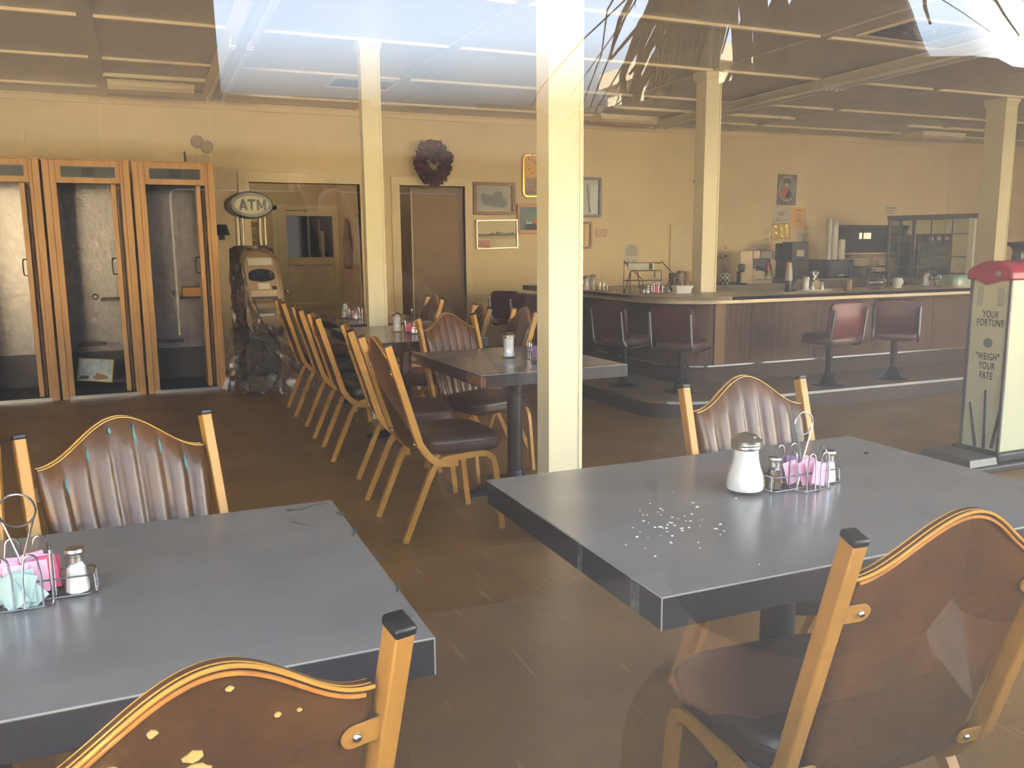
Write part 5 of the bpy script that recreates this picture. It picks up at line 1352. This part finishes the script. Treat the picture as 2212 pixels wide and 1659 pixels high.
# squeeze bottle with orange cap on a napkin
c = cp(1703,631); o = MB(); rnd = random.Random(2)
o = MB().prism([(x+rnd.uniform(-.008,.008), y+rnd.uniform(-.008,.008)) for x, y in rrect(.20,.15,.02,3)], 0, .004).build('napkin', M_paper, None, smooth=0); o.location = (c[0]-.03,c[1]-.05,CZ); o.rotation_euler = (0,0,.3); tag(o, 'crumpled paper napkin under the squeeze bottle', 'napkin')
r = thing('squeeze_bottle', 'clear squeeze bottle with dark lower half and orange cap on the counter', 'bottle', (c[0],c[1],CZ+.0045))
MB().lathe([(.0,0),(.032,0),(.034,.01),(.030,.10),(.0,.10)], 18).build('sauce', M_blackm, r)
MB().lathe([(.030,.10),(.033,.12),(.027,.19),(.026,.22),(.022,.235),(.0,.236)], 18).build('bottle', mat('frosted_bottle',(186,178,164),.35), r)
MB().lathe([(.019,.236),(.020,.238),(.018,.262),(.012,.266),(.0,.266)], 16).build('cap', mat('orange_cap',(236,150,40),.4), r)
c = cp(1712,629); r = thing('hot_sauce_bottle', 'thin yellow sauce bottle with a red top behind the squeeze bottle', 'bottle', (c[0]+.01,c[1]+.05,CZ))
MB().lathe([(.0,0),(.016,0),(.016,.07),(.008,.09),(.0,.09)], 12).build('bottle', mat('mustard',(196,164,80),.4), r); MB().lathe([(.009,.09),(.009,.112),(.0,.113)], 10).build('cap', mat('cap_red',(190,60,50),.4), r)
c = cp(1735,628); o = MB().lathe([(.0,.0),(.03,.0),(.03,.008),(.066,.09),(.062,.09),(.028,.012),(.0,.012)], 22).build('white_bowl', M_white, None); o.location = (c[0]+.02,c[1]+.42,.0)
o.location = P(1733,600,y=YG-.1); o.location.z = .8305; o.location.z = .8805; o.location.x += .22; tag(o, 'white bowl on the back counter behind the squeeze bottle', 'bowl')
# oval tray with sugar, shakers and menu holder
c = cp(1757,629); r = thing('serving_tray', 'pale oval tray of condiments on the counter', 'tray', c, 0)
MB().rings([[Vector((math.cos(a)*.20*s_,math.sin(a)*.095*s_,z)) for a in [2*PI*i/32 for i in range(32)]] for s_, z in ((.85,.0),(1.0,.014),(1.0,.017),(.84,.006))]).build('dish', mat('tray_cream',(214,204,176),.35), r)
place(STR, (c[0]-.095,c[1]+.0,CZ+.007), 0, 'sugar pourer on the oval tray on the lunch counter', G_P)
place(SALT, (c[0]-.03,c[1]-.02,CZ+.007), 0, 'salt shaker left of the brown menu holder on the oval tray', G_S, scale=(.9,.9,.9))
place(SALT, (c[0]+.095,c[1]-.005,CZ+.007), 0, 'salt shaker right of the brown menu holder on the oval tray', G_S)
r = thing('menu_holder', 'brown rounded menu holder with wire ring on the oval tray', 'menu holder', (c[0]+.035,c[1]+.02,CZ+.007))
MB().prism([(-.045,0),(.045,0),(.045,.055)]+arc(0,.055,.045,0,PI,10)[1:-1]+[(-.045,.055)], -.015, .015, axis='y').build('holder', mat('holder_brown',(132,108,76),.5), r, smooth=30)
m_ = MB(); m_.tube([(.026*math.cos(a),0,.16+.026*math.sin(a)) for a in [2*PI*i/24 for i in range(24)]], .0028, 6, closed=True); m_.tube([(-.02,0,.095),(0,0,.134),(.02,0,.095)], .0028, 6); m_.build('wire_ring', M_wire, r)
# brown cup, coffee pot, white mug
c = cp(1831,628); o = MB().lathe([(.0,0),(.034,0),(.036,.01),(.039,.105),(.036,.105),(.032,.01),(.0,.01)], 20).build('brown_cup', mat('cup_brown',(122,92,68),.4), None); o.location = c; tag(o, 'plain brown plastic cup on the counter left of the coffee pot', 'cup')
c = cp(1892,624); r = thing('coffee_pot', 'round glass coffee pot with black handle on the counter', 'coffee pot', c)
MB().lathe([(.0,.004),(.05,.003),(.078,.03),(.086,.065),(.075,.10),(.055,.125),(.05,.135)], 26).build('glass_bowl', M_clear, r)
MB().lathe([(.0,.005),(.05,.005),(.076,.028),(.077,.034),(.0,.034)], 26).build('coffee', mat('coffee_brown',(130,110,84),.2), r)
MB().lathe([(.052,.128),(.054,.15),(.045,.165),(.0,.168)], 22).build('collar', M_black, r)
MB().tube([(.02,-.045,.155),(.035,-.105,.145),(.036,-.11,.08),(.034,-.10,.03)], [.014,.014,.013,.009], 8).build('handle', M_black, r)
c = cp(1938,622); r = thing('white_mug', 'white mug on the counter right of the coffee pot', 'mug', c)
MB().lathe([(.0,.0),(.036,0),(.038,.004),(.044,.098),(.041,.098),(.035,.008),(.0,.008)], 24).build('cup', M_white, r); MB().tube([(.040,0,.08),(.068,0,.075),(.07,0,.04),(.038,0,.022)], .006, 8).build('handle', M_white, r)
# right group
place(STR, cp(1999,618), 0, 'sugar pourer near the cake dome on the lunch counter', G_P)
place(SALT, cp(2012,616), 0, 'salt shaker just right of the sugar pourer near the cake dome', G_S)
place(SALT, cp(2027,617), 0, 'salt shaker nearest the cake dome', G_S)
place(CADDY, cp(2021,612), rad(50), 'wire caddy behind the two shakers near the cake dome', G_C, scale=(.85,.85,.9))
c = cp(2068,619); r = thing('cake_dome', 'pale green domed cake cover on a board at the end of the counter', 'cake cover', c)
MB().rings([[Vector((p*s_,q*s_,z)) for p, q in rrect(.36,.26,.05)] for s_, z in ((1,0),(1,.018))]).build('board', mat('board_tan',(170,150,116),.5), r, smooth=40)
MB().rings([[Vector((p*s_,q*s_,z)) for p, q in rrect(.31,.21,.07,6)] for s_, z in ((1,.0185),(1,.07),(.96,.10),(.84,.118),(.5,.125))]).build('cover', mat('dome_green',(142,164,150),.2), r, smooth=50)
# ------------------------------------------------------------------ the street in front, mirrored in the shop window
M_pave = mat('pavement', (112,104,98), .85, var=.1, scale=5)
M_road = mat('asphalt', (66,62,58), .9, var=.1, scale=8)
S_(MB().box(-14,26,-2.6,YF-.10,-.14,-.02).build('floor_pavement', M_pave, smooth=0))
S_(MB().box(-40,40,-40,-2.6,-.2,-.10).build('ground_street', M_road, smooth=0))
S_(MB().box(-30,-3.0,-12.5,-3.2,-.11,-.09).build('ground_bounce_sand', mat('bounce_sand', (190,166,128), .95, var=.06, scale=2), smooth=0))  # pale ground added to bounce light in from the left
M_far = mat('bounce_plaster', (224,208,176), .8, var=.04, scale=3)
m_ = MB(); m_.box(9.2,32,-16,-13,-.1,4.6); m_.box(9.1,32.2,-16.2,-12.8,4.6,4.9); S_(m_.build('wall_bounce_right', M_far, smooth=0))  # unseen wall added to bounce sunlight into the room
m_ = MB(); m_.box(-32,-2.6,-16,-13,-.1,4.0); m_.box(-32.2,-2.4,-16.2,-12.8,4.0,4.2); S_(m_.build('wall_bounce_left', M_far, smooth=0))  # second added wall, bounces sunlight onto left-facing surfaces
M_blocker = mat('dark_blocker_boards', (40,34,28), .8, var=.15, scale=6)  # board fence added to block bright street reflections in the glass
m_ = MB(); rnd = random.Random(5)
for i in range(34):
    x = -1.7+i*.165; m_.box(x,x+.17,-3.42+.004*(i%2),-3.40+.004*(i%2),-.1,1.98+rnd.uniform(-.02,.02))
for x in (-1.7,.1,1.9,3.7): m_.box(x-.05,x+.05,-3.52,-3.42,-.1,1.95)
m_.box(-1.7,3.9,-3.46,-3.42,.4,.5); m_.box(-1.7,3.9,-3.46,-3.42,1.5,1.6)
S_(m_.build('wall_fence_blocker', M_blocker, smooth=0))

# person taking the photograph, standing on the pavement
M_skin = mat('skin', (196,146,116), .5); M_jack = mat('dark_jacket', (46,42,44), .8, var=.1, scale=9); M_jean = mat('dark_jeans', (42,46,58), .8, var=.1, scale=9)
M_hair = mat('brown_hair', (50,36,28), .5, var=.2, scale=20)
per = thing('person', 'person with long loose hair photographing through the window, a faint reflection', 'person', (.56,-.26,-.02)); per.scale = (1.02,1.02,1.02)
def skin_obj(name, V, E, R, m, root, lv=2):
    me = bpy.data.meshes.new(name); me.from_pydata(V, E, []); o = bpy.data.objects.new(name, me); COL.objects.link(o); o.parent = per
    me.materials.append(m)
    sk = o.modifiers.new('skin','SKIN'); 
    for i, v in enumerate(me.skin_vertices[0].data): v.radius = R[i] if isinstance(R[i], tuple) else (R[i],R[i]); v.use_root = (i == root)
    sk.use_smooth_shade = True
    su = o.modifiers.new('sub','SUBSURF'); su.levels = lv; su.render_levels = lv
    return o
# joints: pelvis root, spine, neck, arms (left arm reaches to the phone, right hangs), legs
V = [(0,0,.96),(0,.0,1.10),(0,-.01,1.26),(0,-.01,1.40),(0,.0,1.50),(0,.02,1.58)]
R = [(.09,.07),(.085,.07),(.10,.07),(.09,.065),(.055,.055),(.052,.055)]
E = [(0,1),(1,2),(2,3),(3,4),(4,5)]
def chain(start, pts, rs):
    prev = start
    for p, q in zip(pts, rs):
        V.append(p); R.append(q); E.append((prev,len(V)-1)); prev = len(V)-1
    return prev
for s in (-1,1):
    sh = chain(3, [(s*.185,0,1.40 if s < 0 else 1.455)], [.062])
    if s < 0: wr = chain(sh, [(-.29,.06,1.18),(-.385,.14,1.25),(-.405,.155,1.28)], [.045,.033,.03])
    else: wr = chain(sh, [(.235,-.02,1.16),(.245,.02,.93),(.245,.03,.87)], [.045,.033,.03])
    h = Vector(V[wr]); d = Vector((-.6,-.05,.8)).normalized() if s < 0 else Vector((0,.1,-1)).normalized()
    pm = chain(wr, [tuple(h+d*.045)], [(.018,.034)])
    for f in range(4):
        off = Vector((.0,.0,.0)); t_ = (f-1.5)*.017
        side = Vector((.0,1,0)) if s < 0 else Vector((0,1,0))
        b0 = h+d*.075+side*t_; ln = (.028,.033,.031,.024)[f]; cur = Vector((.35,.0,.3)) if s < 0 else Vector((-.25,0,.0))
        chain(pm, [tuple(b0), tuple(b0+d*ln+cur*.008), tuple(b0+d*ln*1.75+cur*.025)], [.0095,.0085,.007])
    t0 = h+d*.02+Vector((0,.035,.0)); chain(pm, [tuple(t0), tuple(t0+d*.03+Vector((0,.02,0))), tuple(t0+d*.055+Vector((0,.022,0)))], [.011,.010,.008])
    chain(0, [(s*.10,0,.86),(s*.105,.015,.50),(s*.105,-.01,.10),(s*.11,-.015,.055)], [.092,.06,.043,.04])
    chain(len(V)-1, [(s*.12,.10,.03)], [.035])
skin_obj('body', V, E, R, M_skin, 0)
# jacket and trousers follow the body
Vj = [(0,0,.98),(0,0,1.10),(0,-.01,1.26),(0,-.01,1.40),(0,0,1.48),(-.185,0,1.40),(-.29,.06,1.18),(-.38,.135,1.245),(.185,0,1.455),(.235,-.02,1.16),(.245,.018,.95)]
Ej = [(0,1),(1,2),(2,3),(3,4),(3,5),(5,6),(6,7),(3,8),(8,9),(9,10)]
skin_obj('jacket', Vj, Ej, [(.155,.125),(.15,.125),(.175,.135),(.16,.12),.075,.078,.06,.047,.078,.06,.047], M_jack, 0)
Vt = [(0,0,1.0),(0,0,.94),(-.10,0,.84),(-.105,.015,.50),(-.105,-.01,.12),(.10,0,.84),(.105,.015,.50),(.105,-.01,.12)]
skin_obj('trousers', Vt, [(0,1),(1,2),(2,3),(3,4),(1,5),(5,6),(6,7)], [(.145,.115),(.15,.12),.105,.075,.058,.105,.075,.058], M_jean, 0)
for s in (-1,1):
    MB().rings([[Vector((s*.12+p*a,.06+q*b,z)) for p, q in rrect(.10,.28,.05,5)] for a, b, z in ((1,1,.0),(1,1,.03),(.9,.95,.06),(.55,.45,.10))]).build('shoe', M_black, per, smooth=50)
# head with face
hd = []
for i in range(17):
    t = i/16; z = 1.575+.245*t; 
    wx = .078*math.sin(PI*min(.999,max(.08,t*.92+.06)))**.55; wy = .098*math.sin(PI*min(.999,max(.08,t*.90+.08)))**.5
    if t < .3: wx *= .70+t; wy *= .78+t*.7
    ring = []
    for k in range(24):
        a = 2*PI*k/24; y = wy*math.sin(a); x = wx*math.cos(a)
        if abs(a-PI/2) < .28 and .30 < t < .52: y += .020*(1-abs(t-.36)/.16 if t < .52 else 0)*(1-abs(a-PI/2)/.28)
        if .18 < abs(a-PI/2) < .5 and .46 < t < .56: y -= .010
        if abs(a-PI/2) < .35 and .20 < t < .27: y += .006
        ring.append(Vector((x,.03+y,z)))
    hd.append(ring)
MB().rings(hd).build('head', M_skin, per, smooth=70)
fe = MB()
for s in (-1,1): fe.ball((s*.031,.118,1.70), .011, 10)
fe.build('eyes', M_white, per); fe = MB()
for s in (-1,1): fe.ball((s*.031,.127,1.70), .0055, 8)
fe.build('irises', M_black, per)
MB().rings([[Vector((x*.024,.126-.012*abs(x)**2,1.628+z)) for x, z in ((-1,0),(-.5,.006),(0,.004),(.5,.006),(1,0),(.5,-.007),(0,-.009),(-.5,-.007))],[Vector((x*.024,.112,1.628+z)) for x, z in ((-1,0),(-.5,.006),(0,.004),(.5,.006),(1,0),(.5,-.007),(0,-.009),(-.5,-.007))]]).build('lips', mat('lips',(160,92,84),.45), per)
for s in (-1,1): MB().ball((s*.080,.02,1.69), .022, 10, 1.4).build('ear', M_skin, per)
# long hair: a cap and loose strands falling past the shoulders
cap = []
for i in range(9):
    t = i/8; z = 1.68+.165*t; q = math.sqrt(max(.003,1-(t*.98)**2))
    cap.append([Vector((.098*q*math.cos(a), -.004+.118*q*math.sin(a)-(.05 if math.sin(a) > .55 and t < .45 else 0), z)) for a in [2*PI*k/22 for k in range(22)]])
MB().rings(cap).build('hair_cap', M_hair, per, smooth=60)
rnd = random.Random(17); hs = MB()
for i in range(190):
    s = rnd.choice((-1,-1,1)); a = rnd.uniform(-1.9,.55); x0, y0 = s*.09*math.cos(a*.6), .10*math.sin(a)-.01
    z0 = rnd.uniform(1.66,1.76); ln = rnd.uniform(.22,.40) if s < 0 else rnd.uniform(.05,.13); fl = rnd.uniform(.02,.16)*(1.3 if i % 6 == 0 else .7); wv = rnd.uniform(.0,.025); ph = rnd.uniform(0,6)
    pts = [(x0+s*fl*t**1.3+wv*math.sin(ph+t*7), y0+.03*t+rnd.uniform(-.005,.005), z0-ln*t) for t in [k/7 for k in range(8)]]
    r0 = rnd.uniform(.003,.008) if i % 6 else .0015
    hs.tube(pts, [r0*(1-.8*k/7) for k in range(8)], 5)
hs.build('hair', M_hair, per, smooth=60)
ph = thing('phone', 'phone held up to the window by the photographer', 'phone', (.085,-.10,1.352))
MB().box(-.072,.072,-.005,.003,-.036,.036).build('body', M_black, ph, bevel=.003, smooth=0)
MB().box(-.062,.062,-.0056,-.005,-.032,.032).build('screen', mat('phone_screen',(40,46,54),.1), ph, smooth=0)

# ------------------------------------------------------------------ light: sky, and the sun behind the building lighting the street
wd = bpy.data.worlds.new('sky'); S.world = wd; wd.use_nodes = True; nt = wd.node_tree; nt.nodes.clear()
out = nt.nodes.new('ShaderNodeOutputWorld'); bg = nt.nodes.new('ShaderNodeBackground'); nt.links.new(bg.outputs[0], out.inputs['Surface'])
tc = nt.nodes.new('ShaderNodeTexCoord'); sp = nt.nodes.new('ShaderNodeSeparateXYZ'); nt.links.new(tc.outputs['Generated'], sp.inputs[0])
rp = nt.nodes.new('ShaderNodeValToRGB'); mr = nt.nodes.new('ShaderNodeMapRange'); mr.inputs['From Min'].default_value = -.1; mr.inputs['From Max'].default_value = .9
nt.links.new(sp.outputs['Z'], mr.inputs['Value']); nt.links.new(mr.outputs[0], rp.inputs['Fac'])
e = rp.color_ramp.elements; e[0].position = 0.0; e[0].color = (.30,.26,.20,1); e[1].position = 1.0; e[1].color = (.50,.56,.66,1)
for pos, c in ((.14,(.34,.31,.27)),(.20,(.26,.25,.24)),(.255,(.16,.17,.18)),(.290,(.62,.76,.90)),(.325,(1.0,1.28,1.65)),(.40,(.95,1.2,1.6)),(.50,(.55,.65,.84))):
    k = e.new(pos); k.color = (*c,1)
bg.inputs['Strength'].default_value = SKY
# white glow added low in the sky on the right
dt = nt.nodes.new('ShaderNodeVectorMath'); dt.operation = 'DOT_PRODUCT'; nt.links.new(tc.outputs['Generated'], dt.inputs[0])
dt.inputs[1].default_value = Vector((math.sin(rad(63))*math.cos(rad(15)), -math.cos(rad(63))*math.cos(rad(15)), math.sin(rad(15))))
cm = nt.nodes.new('ShaderNodeMapRange'); cm.interpolation_type = 'SMOOTHSTEP'; cm.inputs['From Min'].default_value = math.cos(rad(13.5)); cm.inputs['From Max'].default_value = math.cos(rad(8.5))
nt.links.new(dt.outputs['Value'], cm.inputs['Value'])
cx = nt.nodes.new('ShaderNodeMix'); cx.data_type = 'RGBA'; cx.inputs['B'].default_value = (3.2,3.2,3.1,1)
nt.links.new(cm.outputs[0], cx.inputs['Factor']); nt.links.new(rp.outputs[0], cx.inputs['A'])
nt.links.new(cx.outputs['Result'], bg.inputs['Color'])
sd = bpy.data.lights.new('sun', 'SUN'); sd.energy = SUN; sd.angle = rad(.6); sd.color = (1,.95,.86)
so = bpy.data.objects.new('sun', sd); COL.objects.link(so); so.rotation_euler = Vector((-.30,.74,.60)).to_track_quat('Z','Y').to_euler()

# ------------------------------------------------------------------ camera and view
cd = bpy.data.cameras.new('camera'); cam = bpy.data.objects.new('camera', cd); COL.objects.link(cam)
cd.sensor_fit = 'HORIZONTAL'; cd.sensor_width = 36; cd.lens = 36*FPX/2212; cd.clip_start = .01; cd.clip_end = 200
mw = Matrix((CR, CU, -CF)).transposed().to_4x4(); mw.translation = EYE; cam.matrix_world = mw
S.camera = cam
S.view_settings.view_transform = 'Standard'; S.view_settings.look = 'None'; S.view_settings.exposure = EXPO; S.view_settings.gamma = 1
S.cycles.use_denoising = True; S.cycles.use_adaptive_sampling = True; S.cycles.adaptive_threshold = .16; S.cycles.adaptive_min_samples = 20
S.cycles.max_bounces = 7; S.cycles.diffuse_bounces = 4; S.cycles.glossy_bounces = 4; S.cycles.transmission_bounces = 4; S.cycles.transparent_max_bounces = 12
S.cycles.sample_clamp_indirect = 12; S.cycles.caustics_reflective = False; S.cycles.caustics_refractive = False
# dark blocker added across the street to hide sky from the top left reflection
m_ = MB(); m_.prism([(-2.2,-.1),(.72,-.1),(.60,4.6),(-2.2,4.4)], -7.4, -7.0, axis='y'); S_(m_.build('wall_sky_blocker', mat('dark_sky_blocker',(36,31,26),.9), smooth=0))
# unseen fill lights added to brighten the hall and the store room
for nm, lx, ly, en in (('hall_fill', 1.5, 11.2, 6.5), ('store_fill', 2.75, 11.2, 4)):
    ld = bpy.data.lights.new(nm, 'POINT'); ld.energy = en; ld.shadow_soft_size = .12; ld.color = (1,.88,.66)
    lo = bpy.data.objects.new(nm, ld); COL.objects.link(lo); lo.location = (lx,ly,2.6)
